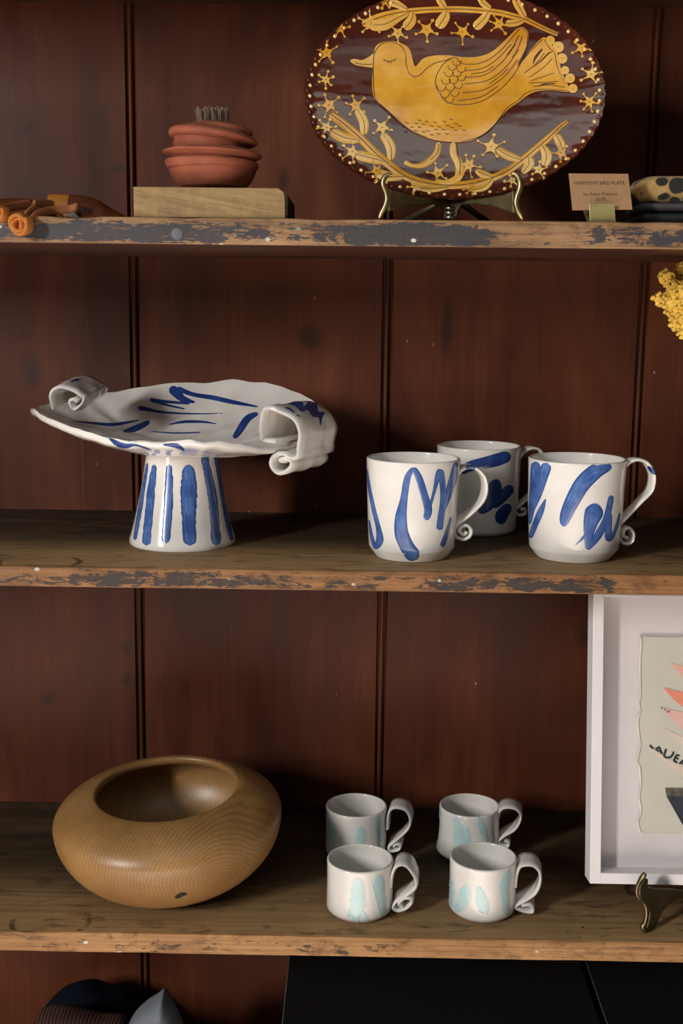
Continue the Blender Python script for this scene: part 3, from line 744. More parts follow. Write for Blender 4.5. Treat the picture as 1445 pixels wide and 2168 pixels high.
for k in range(60):
    a = 2*math.pi*(k+.9)/60; p = pl(.985, a, hgt(.985)-.0003)
    if kme is None:
        o = mk('rim_knob', [(U*v.x+V*v.y+Nn*v.z)*.95 for v in bv], bf, M['brown'], None); kme = o.data; fixn(o)
    else:
        o = bpy.data.objects.new('rim_knob', kme); COL.objects.link(o)
    o.parent = BP; o.location = p-BP.location
Z1 = Zc(620, 0, 2.125); Z8 = Zc(940, 0, 4.014)
L1, L2, L3, L4 = .0005, .0009, .0012, .0016
bird = poly('bird', Z1([(362,248),(368,215),(385,198),(415,188),(450,186),(485,195),(515,212),(530,240),(537,270),(548,300),(565,285),(580,268),(610,255),(650,250),(700,250),(760,258),(820,258),(870,245),(910,222),(950,185),(985,150),(1010,128),(1035,123),(1056,145),(1056,180),(1045,220),(1025,260),(1008,292),(1030,275),(1060,235),(1095,195),(1125,168),(1145,180),(1165,205),(1185,230),(1195,270),(1205,310),(1215,340),(1235,380),(1240,412),(1220,415),(1160,408),(1100,412),(1060,427),(1020,457),(970,492),(930,532),(900,567),(860,602),(810,632),(760,642),(700,640),(640,633),(580,615),(530,590),(485,555),(450,520),(410,485),(375,455),(360,430),(354,380),(357,330),(359,290)]), db, M['slip'], BP, lift=L2, smooth=3)
poly('beak', Z1([(256,274),(275,266),(310,271),(340,257),(366,243),(366,302),(340,304),(310,300),(275,292)]), db, M['slip2'], bird, lift=L2)
def disc(c, r, wob=0., seed=0, n=16): return [(c[0]+r*math.cos(2*math.pi*k/n)*(1+wob*mnoise.noise(Vector((k*1.3, seed, 0)))), c[1]+r*math.sin(2*math.pi*k/n)*(1+wob*mnoise.noise(Vector((k*1.3, seed, 5))))) for k in range(n)]
for x, y, r in ((900,345,40),(968,402,48),(1000,500,45),(1025,600,36),(1068,668,42),(1092,755,40)):
    q = Z8([(x, y)])[0]; o = poly('tail_disc', disc(q, r/4.014), db, M['slip2'], bird, lift=L2, smooth=1)
    poly('eye_spot', disc(q, 1.6, n=8), db, M['carve'], o, lift=L3, smooth=0) if False else None
    strokes('centre_dot', [[(q[0]-1.2, q[1], 2.4), (q[0]+1.2, q[1], 2.4)]], db, M['carve'], o, lift=L4, n=3, across=2)
# legs
strokes('leg', [Z1(q) for q in ([(655,640,26),(648,685,30),(615,725,32),(575,745,26),(535,745,18),(500,728,26)], [(722,640,30),(722,690,34),(745,735,38),(750,775,40),(735,805,34),(690,822,26),(640,812,16)])], db, M['slip2'], bird, lift=L2)
for q in ([(1078,290,3),(1090,260,14),(1115,228,12),(1122,222,4)], [(1085,300,3),(1120,270,8),(1150,240,8),(1165,236,3)], [(1100,392,3),(1130,380,8),(1180,378,5)]):
    strokes('tail_slot', [Z1(q)], db, M['brown'], bird, lift=L3)
lw = 4.6
def ln(pts, w=lw): return Z1([(p[0], p[1], w) for p in pts])
lines = [ln(q) for q in ([(710,265),(680,285),(655,320),(640,360),(645,400),(665,435),(690,460),(730,472),(790,472),(840,460),(880,440),(930,405),(975,360),(1010,310),(1040,250),(1052,200),(1050,150),(1035,128)],
  [(710,265),(732,262),(760,288),(820,290),(870,275),(920,240),(960,200),(1000,150),(1022,130)], [(770,320),(850,310),(920,265),(980,200)], [(770,350),(860,340),(940,280),(1000,200)], [(770,380),(870,365),(950,310),(1015,225)],
  [(760,420),(860,405),(950,345),(1010,270)], [(740,455),(840,440),(920,390)], [(800,335),(860,325),(900,300)], [(880,380),(930,345),(965,310)], [(960,250),(990,210),(1015,160)], [(985,260),(1012,215),(1030,165)],
  [(545,348),(520,330),(508,290),(505,250),(490,215),(460,195),(425,190),(390,205),(365,240),(360,290),(360,340),(362,400),(375,455),(430,510),(490,560),(540,595),(600,620)],
  [(545,348),(570,340),(600,310),(640,285),(680,275),(715,262)], [(405,268),(420,276),(440,278),(465,265)], [(412,270),(408,278)], [(425,276),(424,284)], [(438,278),(439,286)], [(452,273),(455,281)],
  [(760,640),(830,620),(880,590),(920,545),(960,490),(1010,455),(1050,420),(1100,405),(1160,405),(1238,412)], [(1010,300),(1060,240),(1122,178)], [(1040,330),(1090,290),(1130,240)], [(1060,350),(1120,310),(1165,265)], [(1070,365),(1130,345),(1175,330)],
  [(1060,375),(1140,372),(1192,368)], [(1080,392),(1150,385),(1222,395)], [(1130,180),(1150,215),(1175,240),(1185,290),(1198,330),(1225,380)], [(276,284),(320,292),(356,290)], [(655,650),(648,690),(618,722)], [(735,650),(740,700),(752,740),(748,790)])]
for x, y in ((735,282),(755,312),(715,302),(736,332),(700,332),(720,362),(756,350),(742,385),(686,366),(706,396),(666,396),(682,426),(726,420),(702,450)):
    lines.append(ln([(x-20, y-6), (x-14, y+10), (x+2, y+16), (x+16, y+8), (x+20, y-8)], 4))
rs = random.Random(3)
for i in range(8):
    for j in range(4):
        x = 495+36*i+18*(j % 2)+rs.uniform(-5, 5); y = 536+18*j+6*math.sin(i*.5)+rs.uniform(-3, 3)+(10 if i in (3, 4, 5) else 0)
        if ((x-630)/150)**2+((y-572)/44)**2 < 1: lines.append(ln([(x-8, y-3), (x, y+1), (x+8, y+1)], 5))
strokes('carved_line', lines, db, M['carve'], bird, lift=L4, join=True, n=5, across=2, cap=False)
# branches
def branch(stem, leaves):
    st = strokes('branch', [Z1([(x, y, w_*1.12) for x, y, w_ in stem])], db, M['slip'], BP, lift=L1)[0]
    strokes('leaf', [Z1([(x, y, w_*1.28) for x, y, w_ in q]) for q in leaves], db, M['slip2'], st, lift=L1*1.3)
    cl = [ln([p[:2] for p in stem], 4)]+[ln([p[:2] for p in q], 3.6) for q in leaves]
    strokes('carved_line', cl, db, M['carve'], st, lift=L3, join=True, n=5, across=2, cap=False)
branch([(310,112,30),(380,82,34),(450,62,30),(520,52,26),(600,45,24),(680,42,24),(760,42,24),(850,48,24),(920,56,24),(980,70,24),(1040,86,22),(1100,115,20),(1150,138,18),(1192,156,16)],
  [[(340,112,40),(410,110,42),(470,80,30),(520,58,18)], [(650,-10,20),(665,10,26),(685,40,20)], [(880,48,20),(858,85,32),(815,128,36)], [(690,48,22),(680,80,38),(650,125,40)], [(540,58,18),(530,95,36),(500,130,36)], [(995,-10,24),(1015,30,28),(1045,82,18)], [(1045,86,14),(1005,102,24),(955,106,26)], [(840,-10,20),(855,15,24),(890,40,18)], [(430,5,30),(470,20,26),(515,44,14)]])
branch([(165,512,30),(230,560,34),(300,620,34),(370,690,34),(430,740,34),(500,790,32),(580,820,30),(680,834,30),(780,830,30),(880,806,30),(960,772,28),(1030,722,28),(1090,672,28),(1150,620,26),(1200,572,20),(1238,542,12)],
  [[(285,490,26),(318,550,34),(318,608,24)], [(170,590,34),(230,620,38),(300,632,22)], [(400,600,28),(438,660,36),(440,722,24)], [(280,695,36),(350,712,36),(425,732,20)], [(370,775,34),(430,795,34),(500,796,18)], [(540,838,22),(620,850,26),(700,842,14)], [(915,668,22),(965,700,32),(1028,722,18)], [(1180,605,28),(1200,640,32),(1210,672,26)], [(1120,655,24),(1140,700,36),(1128,748,28)], [(1055,705,36),(1060,740,36),(1030,780,18)], [(820,765,16),(855,785,28),(905,800,16)], [(900,800,18),(860,840,28),(800,858,14)]])
def flower(x, y, r, seed):
    rs = random.Random(seed); x, y = Z1([(x, y)])[0]; r = r/2.125; n = rs.choice((5, 5, 6)); a0 = rs.uniform(0, 6.28)
    pts = []
    for k in range(n):
        a = a0+2*math.pi*k/n; pts += [(x+r*1.05*math.cos(a), y+r*1.05*math.sin(a)), (x+r*.62*math.cos(a+math.pi/n), y+r*.62*math.sin(a+math.pi/n))]
    V, Fc = [], []
    def add(vf):
        b = len(V); V.extend(vf[0]); Fc.extend(tuple(i+b for i in f) for f in vf[1])
    add(poly_mesh(pts, db, L2*1.05, 4, 3))
    for k in range(n):
        a = a0+2*math.pi*k/n+rs.uniform(-.2, .2); l = r*rs.uniform(1.45, 1.9)
        e = (x+l*math.cos(a), y+l*math.sin(a))
        g = clean(*stroke_mesh([(x+r*.5*math.cos(a), y+r*.5*math.sin(a), 3.4), (x+l*.75*math.cos(a), y+l*.75*math.sin(a), 2.4), (*e, 2.2)], db, L2, n=3, across=2)[:2]); add(g[:2])
        add(poly_mesh(disc(e, rs.uniform(2.6, 3.9), n=9), db, L2*1.05, 4, 0))
    o = mk('flower', V, Fc, M['slip'] if rs.random() < .5 else M['slip2'], BP)
    strokes('centre_dot', [[(x-1.6, y, 3), (x+1.6, y, 3)]], db, M['carve'], o, lift=L4, n=3, across=2)
for i, f in enumerate([(215,130,22),(150,238,28),(147,360,22),(160,475,30),(280,475,28),(400,575,30),(265,685,28),(375,770,26),(150,575,25),(350,105,34),(470,150,28),(600,135,32),(762,145,30),(925,108,28),(1297,218,25),(1340,335,28),(1332,460,26),(890,662,34),(790,745,30),(650,780,28),(1205,690,26),(1105,765,24),(800,850,18),(545,838,20),(410,8,20),(985,815,18)]):
    flower(*f, seed=40+i)

# ------------------------------------------------------------------ brass easels
ZS = Zc(780, 350, 4.1286)
hx = P(953, 440, .075).x
ES = thing('plate_stand', Vector((hx, .05, ZT1)), 'low brass plate stand with hooked feet holding the bird plate', 'plate stand')
Yf_, Yb_ = .007, .075
pL = P(815, 420, Yf_); pH = P(953, 440, Yb_); pRt = P(1100, 420, Yf_)
nL = (pH-pL).cross(Vector((0, 0, 1))); nR = (pRt-pH).cross(Vector((0, 0, 1)))
plate_poly('web', ZS([(165,215),(250,240),(450,292),(640,300),(735,300),(735,470),(650,472),(645,400),(620,355),(560,345),(400,350),(280,366),(200,400),(150,400)]), pL, nL, .004, M['brass_dk'], ES)
plate_poly('web', ZS([(1285,220),(1200,258),(1000,292),(830,300),(700,300),(700,470),(780,472),(800,390),(830,348),(960,345),(1100,362),(1220,402),(1290,420)]), pH, nR, .004, M['brass_dk'], ES)
def hook(pts, Y, mat, parent, rad, mirror=None, name='hook_foot'):
    c = cr(pts, 6); pth = [P(x, y, Y if len(p) < 1 else Y) for p in c for x, y in [p[:2]]]
    rd = [p[2]*S(pth[0])*.62 for p in c]
    vs, fs = tube(pth, rd, 10, (Vector((0, 1, 0)), 1.25))
    if mirror is not None: vs = [Vector((2*mirror-v.x, v.y, v.z)) for v in vs]
    return fixn(mk(name, vs, fs, mat, parent, sharp=60))
hook(ZS([(205,88,22),(180,82,30),(150,95,38),(128,130,40),(126,175,42),(142,215,44),(156,260,44),(158,310,44),(140,365,44),(115,410,40),(96,452,32),(88,468,22)]), Yf_, M['brass'], ES, .003)
hook(ZS([(1250,72,24),(1275,75,34),(1305,105,44),(1322,155,46),(1318,210,48),(1298,265,48),(1286,325,48),(1300,385,48),(1325,435,46),(1338,470,36),(1338,486,22)]), Yf_, M['brass'], ES, .003)
for y in (375, 415, 455):
    q = ZS([(716, y)])[0]; p = P(q[0], q[1], Yb_-.009); r = .0022
    vs, fs = tube([p+Vector((-.005, 0, 0)), p+Vector((.005, 0, 0))], r, 10); mk('hinge_pin', vs, fs, M['steel'], ES)
# rear props of the stand
for dx in (-.035, .03):
    a = Vector((hx+dx*.2, .077, ZT1+.03)); vs, fs = tube([a, Vector((hx+dx, .088, ZT1+.045)), Vector((hx+dx, .098, ZT1+.09))], .003, 8); mk('back_prop', vs, fs, M['brass_dk'], ES)
vs, fs = tube([Vector((hx, .075, ZT1+.028)), Vector((hx-.052, .14, ZT1+.003))], .0034, 8); mk('rear_leg', vs, fs, M['brass_dk'], ES)
vs, fs = tube([Vector((hx, .075, ZT1+.028)), Vector((hx+.052, .14, ZT1+.003))], .0034, 8); mk('rear_leg', vs, fs, M['brass_dk'], ES)

# ------------------------------------------------------------------ price card and clip
cy = .010
c4 = [P(1203, 367, cy+.024), P(1329, 368, cy+.024), P(1338, 443.5, cy+.004), P(1211, 445, cy+.004)]
CARD = thing('price_card', (c4[2]+c4[3])/2, 'brown kraft price card printed HARMONY BIRD PLATE', 'price card')
nn = (c4[1]-c4[0]).cross(c4[3]-c4[0]).normalized(); nn = nn if nn.y < 0 else -nn
vs = c4+[p-nn*.0006 for p in c4]
fixn(mk('card', vs, [(0,1,2,3),(7,6,5,4),(0,4,5,1),(1,5,6,2),(2,6,7,3),(3,7,4,0)], M['kraft'], CARD, smooth=False))
def text_on(name, s_, quad, u0, u1, vb, vt, nrm, mat, parent, lift=.0002):
    """fit a line of text in the quad (tl,tr,br,bl): spans u0..u1, cap height from vb (baseline) to vt (v down)"""
    cu = bpy.data.curves.new('t', 'FONT'); cu.body = s_; cu.resolution_u = 3; o = bpy.data.objects.new('t', cu); COL.objects.link(o)
    bpy.context.view_layer.update()
    me = bpy.data.meshes.new_from_object(o.evaluated_get(bpy.context.evaluated_depsgraph_get()))
    bpy.data.objects.remove(o)
    co = [v.co.copy() for v in me.vertices]; fs = [tuple(p.vertices) for p in me.polygons]; bpy.data.meshes.remove(me)
    x0, x1 = min(v.x for v in co), max(v.x for v in co); out = []
    for v in co:
        u = u0+(u1-u0)*(v.x-x0)/(x1-x0); t = vb+(vt-vb)*(v.y/.70)
        out.append(quad[0].lerp(quad[1], u).lerp(quad[3].lerp(quad[2], u), t)+nrm*lift)
    return mk(name, out, fs, mat, parent, smooth=False)
text_on('lettering', 'HARMONY BIRD PLATE', c4, .075, .925, .31, .215, nn, M['ink'], CARD)
text_on('lettering', 'by Auno Pottery', c4, .215, .775, .605, .52, nn, M['ink'], CARD)
text_on('lettering', '\u00a3175', c4, .415, .575, .755, .665, nn, M['ink'], CARD)
k4 = [P(1246, 432, cy-.0005), P(1300.5, 431.5, cy-.0005), P(1303, 467.2, cy-.0005), P(1248.5, 467.2, cy-.0005)]
CLIP = thing('card_clip', Vector(((k4[2].x+k4[3].x)/2, cy, ZT1)), 'small square brass clip holding the kraft price card', 'card clip')
def slab(quad, th, nrm): return quad+[p+nrm*th for p in quad], [(0,1,2,3),(7,6,5,4),(0,4,5,1),(1,5,6,2),(2,6,7,3),(3,7,4,0)]
for p in k4[2:]: p.z = ZT1
kn = Vector((0, 1, 0))
vs, fs = slab(k4, .0016, kn); bev(fixn(mk('front_plate', vs, fs, M['clip'], CLIP, smooth=False)), .0004)
bk = [p+Vector((0, .030 if i < 2 else .011, -.004 if i < 2 else 0)) for i, p in enumerate(k4)]
vs, fs = slab(bk, .0016, kn); fixn(mk('back_plate', vs, fs, M['clip'], CLIP, smooth=False))
vs, fs = box((min(p.x for p in k4[2:]), cy-.0005, ZT1), (max(p.x for p in k4[2:]), cy+.0125, ZT1+.0022)); mk('base', vs, fs, M['clip'], CLIP, smooth=False)
strokes('stamp_mark', [[(1249.5+i*3, 435.2, 1.1), (1251.3+i*3, 435, 1.1)] for i in range(5)], bvh(k4, [(0, 1, 2, 3)]), M['ink'], CLIP, lift=.0002, join=True, n=2, across=2)

# ------------------------------------------------------------------ oak block, terracotta pot, bristles
Yb = .006
a, b_ = P(281, 397, Yb), P(603, 460, Yb)
BL = thing('wood_block', Vector(((a.x+b_.x)/2, Yb+.06, ZT1)), 'rough sawn oak block under the terracotta pot', 'wood block')
x0, x1, zt = a.x, b_.x, P(440, 396.5, Yb).z
pr = [(x0, ZT1), (x1, ZT1), (x1, zt-.007), (x1-.002, zt-.003), (x1-.007, zt), (x0, zt)]
n = len(pr); vs, fs = [], []
for j in range(9):
    y = Yb+.135*j/8
    for i, (x, z) in enumerate(pr): vs.append((x+(.0007*mnoise.noise(Vector((y*70, i, 0)))), y, z))
for j in range(8):
    for i in range(n): fs.append((j*n+i, j*n+(i+1) % n, (j+1)*n+(i+1) % n, (j+1)*n+i))
fs += [tuple(range(n)), tuple(range(9*n-1, 8*n-1, -1))]
o = fixn(mk('block', vs, fs, M['oak'], BL, smooth=False)); bev(o, .0008)
vs = [(x1+.0002, Yb+.0015, ZT1+.0001), (x1+.0002, Yb+.133, ZT1+.0001), (x1+.0002, Yb+.133, zt-.006), (x1+.0002, Yb+.0015, zt-.006)]
vs += [(x+.002, y, z) for x, y, z in vs]
fixn(mk('bark_side', vs, [(0,1,2,3),(7,6,5,4),(0,4,5,1),(1,5,6,2),(2,6,7,3),(3,7,4,0)], M['bark'], BL, smooth=False))
ZP = Zc(300, 200, 4.516)
Yp = Yb+.058; pc = P(450.5, 394, Yp); pc.z = zt
POT = thing('terracotta_pot', pc, 'squat terracotta pot of twisted overlapping ridges on the oak block', 'pot')
rows = [(380,885,1000,885),(335,850,1045,842),(285,780,1080,775),(268,738,1092,735),(264,722,1094,722),(242,706,1110,712),(236,690,1114,702),(226,650,1116,685),(234,630,1104,655),(288,614,1076,646),(290,604,1074,640),(212,566,1134,610),(203,553,1142,598),(215,541,1136,578),(310,520,1030,530),(316,508,1024,520),(303,470,1015,512),(314,428,1008,506),(300,416,1030,500),(272,400,1080,488),(260,372,1106,466),(278,335,1085,438),(370,312,1045,412),(410,303,1050,395),(440,296,1060,372),(480,284,1045,340),(520,275,900,296),(565,266,835,276),(590,275,810,282),(600,330,800,335)]
rows = cr(rows, 3)
vs, fs = [], []; SG = 72
for xl_, yl_, xr_, yr_ in rows:
    (ax, ay), (bx, by) = ZP([(xl_, yl_), (xr_, yr_)])
    A = P(ax, ay, Yp); Bq = P(bx, by, Yp); c = (A+Bq)/2; r = (Bq-A).length/2
    for k in range(SG):
        t = 2*math.pi*k/SG
        wob = .0006*mnoise.noise(Vector((math.cos(t)*3, math.sin(t)*3, c.z*200)))
        p = c+(Bq-A)/2*math.cos(t)+Vector((0, r*math.sin(t), (Bq-A).z*.22*math.sin(t)+wob)); p.z = max(p.z, zt); vs.append(p)
for i in range(len(rows)-1):
    for k in range(SG):
        k2 = (k+1) % SG; fs.append((i*SG+k, i*SG+k2, (i+1)*SG+k2, (i+1)*SG+k))
fs += [tuple(range(SG-1, -1, -1)), tuple(range((len(rows)-1)*SG, len(rows)*SG))]
mk('pot_body', vs, fs, M['terra'], POT, sharp=55)
zb = P(450, 259, Yp).z; hh = P(450, 228, Yp).z-zb
xb0, xb1 = P(424, 259, Yp).x, P(483, 259, Yp).x; cx0 = (xb0+xb1)/2; rb = (xb1-xb0)/2
V, Fc = [], []; rs = random.Random(5)
for i in range(170):
    r_ = rb*math.sqrt(rs.random())*.97; t = rs.random()*6.283
    p = Vector((cx0+r_*math.cos(t), Yp+r_*math.sin(t), zb-.012)); sl = 1.18+.1*rs.random()
    e = Vector((cx0+(p.x-cx0)*sl-.001-(.002 if p.x < cx0-rb*.5 else 0), Yp+(p.y-Yp)*sl, zb+hh*rs.uniform(.78, 1.0)))
    mid = p.lerp(e, .5)+Vector((rs.uniform(-.0012, .0012), rs.uniform(-.001, .001), 0))
    g, f = tube([p, mid, e], rs.uniform(.00035, .0006), 4); b0 = len(V); V += g; Fc += [tuple(q+b0 for q in fc) for fc in f]
BR = thing('bristle_bundle', (cx0, Yp, zb-.012), 'short tuft of dry brown bristles standing in the terracotta pot', 'brush')
tag(mk('bristles', V, Fc, M['bristle'], BR, smooth=False), kind='stuff')

# ------------------------------------------------------------------ horn shoehorns and leather knots
def horn(path, halfw, label, light_to, loc):
    """curved trough swept along path (3D); light end for u<light_to"""
    HH = thing('shoehorn', loc, label, 'shoehorn', None)
    c = cr(path, 8); n = len(c); K = 10
    def part(i0, i1, nm, mat):
        vs, fs = [], []
        for i in range(i0, i1+1):
            x, y, z, wd = c[i]
            for k in range(K+1):
                t = -1+2*k/K; vs.append(Vector((x, y+t*wd, max(ZT1+.0035, z-1.25*wd*t*t))))
            for k in range(K, -1, -1):
                t = -1+2*k/K; vs.append(Vector((x, y+t*wd*.88, max(ZT1, z-1.25*wd*t*t-.0035))))
        m_ = 2*(K+1)
        for i in range(i1-i0):
            for k in range(m_): fs.append((i*m_+k, i*m_+(k+1) % m_, (i+1)*m_+(k+1) % m_, (i+1)*m_+k))
        fs += [tuple(range(m_)), tuple(range((i1-i0+1)*m_-1, (i1-i0)*m_-1, -1))]
        return fixn(mk(nm, vs, fs, mat, HH, sharp=50))
    j = int(n*light_to)
    part(0, j, 'light_end', M['horn_lt']); part(j, n-1, 'blade', M['horn'])
    return HH
def hp(px, py, Y, wd):
    p = P(px, py, Y); return (p.x, p.y, p.z, wd)
hA = horn([hp(103, 405, .06, .012), hp(120, 404, .06, .014), hp(140, 405, .06, .017), hp(175, 408, .062, .020), hp(205, 416, .064, .023), hp(235, 434, .066, .023), hp(262, 449, .068, .018), hp(280, 461, .07, .009)], .02, 'dark brown horn shoehorn arching off the shelf with an amber end', .32, P(190, 460, .06))
hA.location.z = ZT1
for ch in list(hA.children): pass
def strap(T, pts, wd, th, nm='strap', mat='leather', dirv=Vector((0, .25, 1))):
    c = cr(pts, 7); w_ = dirv.normalized()*wd
    N = [Vector(p)-w_/2 for p in c]; Fv = [Vector(p)+w_/2 for p in c]
    vs, fs = band(N, Fv, th, 3); return fixn(mk(nm, vs, fs, M[mat], T, sharp=60))
def pp(x, y, Y): return tuple(P(x, y, Y))
def knot(T, cx, cy, rpx, Y, seed):
    s = S(P(cx, cy, Y)); pts = []
    for k in range(46):
        t = k/45; a = -.6+t*2*math.pi*2.3; r = rpx*(1-.66*t)*s
        pts.append((r*math.cos(a)*.95, r*math.sin(a)))
    c = P(cx, cy, Y); d = Vector((.25, 1, .15)).normalized(); ex = Vector((0, 0, 1)).cross(d).normalized()*-1; ez = d.cross(ex)
    N = [c+ex*x+ez*z-d*(.006+.002*math.sin(i*.5)) for i, (x, z) in enumerate(pts)]; Fv = [c+ex*x*.9+ez*z*.9+d*.006 for x, z in pts]
    vs, fs = band(N, Fv, .0034, 4, .0012, seed); return fixn(mk('rolled_knot', vs, fs, M['leather_or'], T, sharp=70))
strap(hA, [pp(62, 470, -.008), pp(72, 457, .0), pp(90, 449, .012), pp(115, 445, .025), pp(145, 443, .032), pp(163, 438, .034), pp(164, 444, .044), pp(140, 447, .056)], .0068, .0028)
knot(hA, 44, 474, 25, -.009, 3)
hB = horn([hp(-70, 440, .055, .010), hp(-40, 424, .055, .014), hp(0, 417, .056, .017), hp(40, 416, .058, .018), hp(75, 419, .060, .018), hp(102, 430, .062, .015), hp(120, 448, .064, .010)], .02, 'dark brown horn shoehorn lying at the end of the shelf, mostly behind straps', .2, P(20, 460, .055))
hB.location.z = ZT1
strap(hB, [pp(52, 457, .004), pp(62, 447, .010), pp(76, 437, .020), pp(72, 431, .028), pp(85, 430, .036), pp(108, 432, .048)], .0068, .0028)
strap(hB, [pp(-6, 452, -.004), pp(5, 444, .004), pp(25, 438, .018), pp(60, 432, .036)], .0075, .003)
knot(hB, 0, 450, 17, -.006, 8)
# the empties were re-seated on the shelf after meshes were built relative to them: keep meshes in place
for H_ in (hA, hB): pass

# ------------------------------------------------------------------ leopard print case
LC = thing('leopard_case', Vector((P(1420, 460, .05).x, .06, ZT1)), 'leopard print case with a grey band on a black base beside the price card', 'case')
xa, zl0, zl1 = P(1340, 440, .055).x, P(1400, 428, .055).z, P(1400, 369, .055).z
def capsule(xa, xb, yc, hwid, z0, z1, rnd, shear=0.):
    vs, fs = [], []; nx, K = 20, 18
    for i in range(nx+1):
        u = i/nx; x = xa+(xb-xa)*u
        e = min(u*(xb-xa), (1-u)*(xb-xa)); k_ = 1 if e > rnd else math.sqrt(max(.0004, 1-((rnd-e)/rnd)**2))
        for k in range(K):
            a = 2*math.pi*k/K; ca, sa = math.cos(a), math.sin(a)
            f = lambda v: math.copysign(abs(v)**.6, v)
            z = z0+(z1-z0)*(.5+.5*f(sa)*(k_ if sa > 0 else 1)*(1 if sa > 0 else 1)); vs.append(Vector((x, yc+shear*(x-xa)+hwid*f(ca)*(.4+.6*k_), z)))
    for i in range(nx):
        for k in range(K): fs.append((i*K+k, (i+1)*K+k, (i+1)*K+(k+1) % K, i*K+(k+1) % K))
    fs += [tuple(range(K)), tuple(range((nx+1)*K-1, nx*K-1, -1))]
    return vs, fs
vs, fs = capsule(xa, xa+.15, .085, .030, zl0-.001, zl1, .024, -.1); fixn(mk('print_cover', vs, fs, M['leopard'], LC, sharp=60))
vs, fs = capsule(xa+.002, xa+.15, .085, .0315, zl0-.010, zl0+.0005, .012, -.1); fixn(mk('trim_band', vs, fs, M['greyband'], LC, sharp=60))
vs, fs = capsule(xa+.003, xa+.15, .085, .031, ZT1, zl0-.0085, .004, -.1); fixn(mk('base', vs, fs, M['charcoal'], LC, sharp=60))

# ------------------------------------------------------------------ white box frame on easel
lean = R(10)
fb = P(1248, 1871, .050)
FU = Vector((1, 0, 0)); FV = Vector((0, math.sin(lean), math.cos(lean))); FN = Vector((0, -math.cos(lean), math.sin(lean)))
tl_ = onpl(1248, 1240, fb, FN); Hf = (tl_-fb).dot(FV); Wf = .30; dp = .030; bw = 23*S(fb)
FRM = thing('box_frame', fb+FU*(Wf/2), 'white wooden box frame holding a paper collage on a brass easel', 'picture frame')
def fp(u, v, d): return fb+FU*u+FV*v-FN*d           # d = depth behind the front face
def bar(a, b, nm='frame_bar'):
    (u0, v0), (u1, v1) = a, b
    q = [fp(u, v, d) for d in (0, dp) for u, v in ((u0, v0), (u1, v0), (u1, v1), (u0, v1))]
    bev(fixn(mk(nm, q, [(0,1,2,3),(7,6,5,4),(0,4,5,1),(1,5,6,2),(2,6,7,3),(3,7,4,0)], M['white'], FRM, smooth=False)), .0005, 1)
bar((0, 0), (bw, Hf)); bar((Wf-bw, 0), (Wf, Hf)); bar((bw, 0), (Wf-bw, bw)); bar((bw, Hf-bw), (Wf-bw, Hf))
q = [fp(u, v, d) for d in (dp-.005, dp-.001) for u, v in ((bw, bw), (Wf-bw, bw), (Wf-bw, Hf-bw), (bw, Hf-bw))]
BX = [(0,1,2,3),(7,6,5,4),(0,4,5,1),(1,5,6,2),(2,6,7,3),(3,7,4,0)]
fixn(mk('backing_board', q, BX, M['mount'], FRM, smooth=False))
q = [fp(u, v, d) for d in (.003, .005) for u, v in ((bw-.0004, bw-.0004), (Wf-bw+.0004, bw-.0004), (Wf-bw+.0004, Hf-bw+.0004), (bw-.0004, Hf-bw+.0004))]
fixn(mk('glass_pane', q, BX, M['glass'], FRM, smooth=False))
pd = dp-.010
p0 = fp(0, 0, pd)
ZA = Zc(1340, 1330, 4.819)
edge = [(72,88),(80,140),(70,260),(66,400),(70,560),(72,690),(56,760),(74,850),(44,930),(50,1040),(64,1110),(72,1200),(56,1260),(40,1360),(62,1420),(70,1540),(78,1620),(60,1720),(70,1800),(78,1880),(48,1960),(62,2060),(90,2088)]
right = [(1100,2094),(2120,2110),(2128,1500),(2116,900),(2124,70),(1200,84)]
PAP = plate_poly('collage_paper', ZA(edge+[(300,2090)]+right+[(330,92)]), p0, FN, -.004, M['paper'], FRM, bevel=0)
pn = FN
pbv_ = [onpl(x, y, p0, FN) for x, y in ((1340, 1325), (1790, 1325), (1790, 1790), (1340, 1790))]
cb = bvh([p+FN*.0001 for p in pbv_], [(0, 1, 2, 3)])
strokes('torn_edge', [ZA([(x, y, 14+8*math.sin(y*.05)) for x, y in edge])], cb, M['torn'], PAP, lift=.0012, n=4)
def sheet(nm, pts, mat, lift, sm=0): return poly(nm, ZA(pts), cb, M[mat], PAP, lift=lift, smooth=sm, step=12)
sheet('paper_leaf', [(368,360),(420,366),(506,388),(640,420),(760,640),(640,600),(506,505),(430,420)], 'peach', .0006)
sheet('paper_leaf', [(305,606),(400,630),(506,655),(680,680),(800,900),(640,880),(506,806),(400,720)], 'coral', .0009)
sheet('paper_leaf', [(268,792),(330,815),(420,840),(506,858),(660,900),(760,1120),(620,1110),(506,1035),(400,940),(340,870)], 'pink', .0006)
sheet('paper_leaf', [(300,1010),(400,1065),(506,1108),(640,1150),(760,1300),(600,1300),(506,1200),(400,1120)], 'cream', .0004)
sheet('paper_leaf', [(165,1215),(260,1270),(400,1360),(506,1420),(700,1500),(700,1620),(506,1510),(400,1430),(260,1330)], 'cream', .0005)
sheet('paper_pot', [(335,1710),(506,1714),(1750,1726),(1600,2010),(1560,2040),(520,2036),(492,1990)], 'inkblue', .0006)
sheet('printed_strip', [(322,1628),(506,1630),(1762,1644),(1752,1728),(506,1716),(335,1712)], 'fleck', .0009)
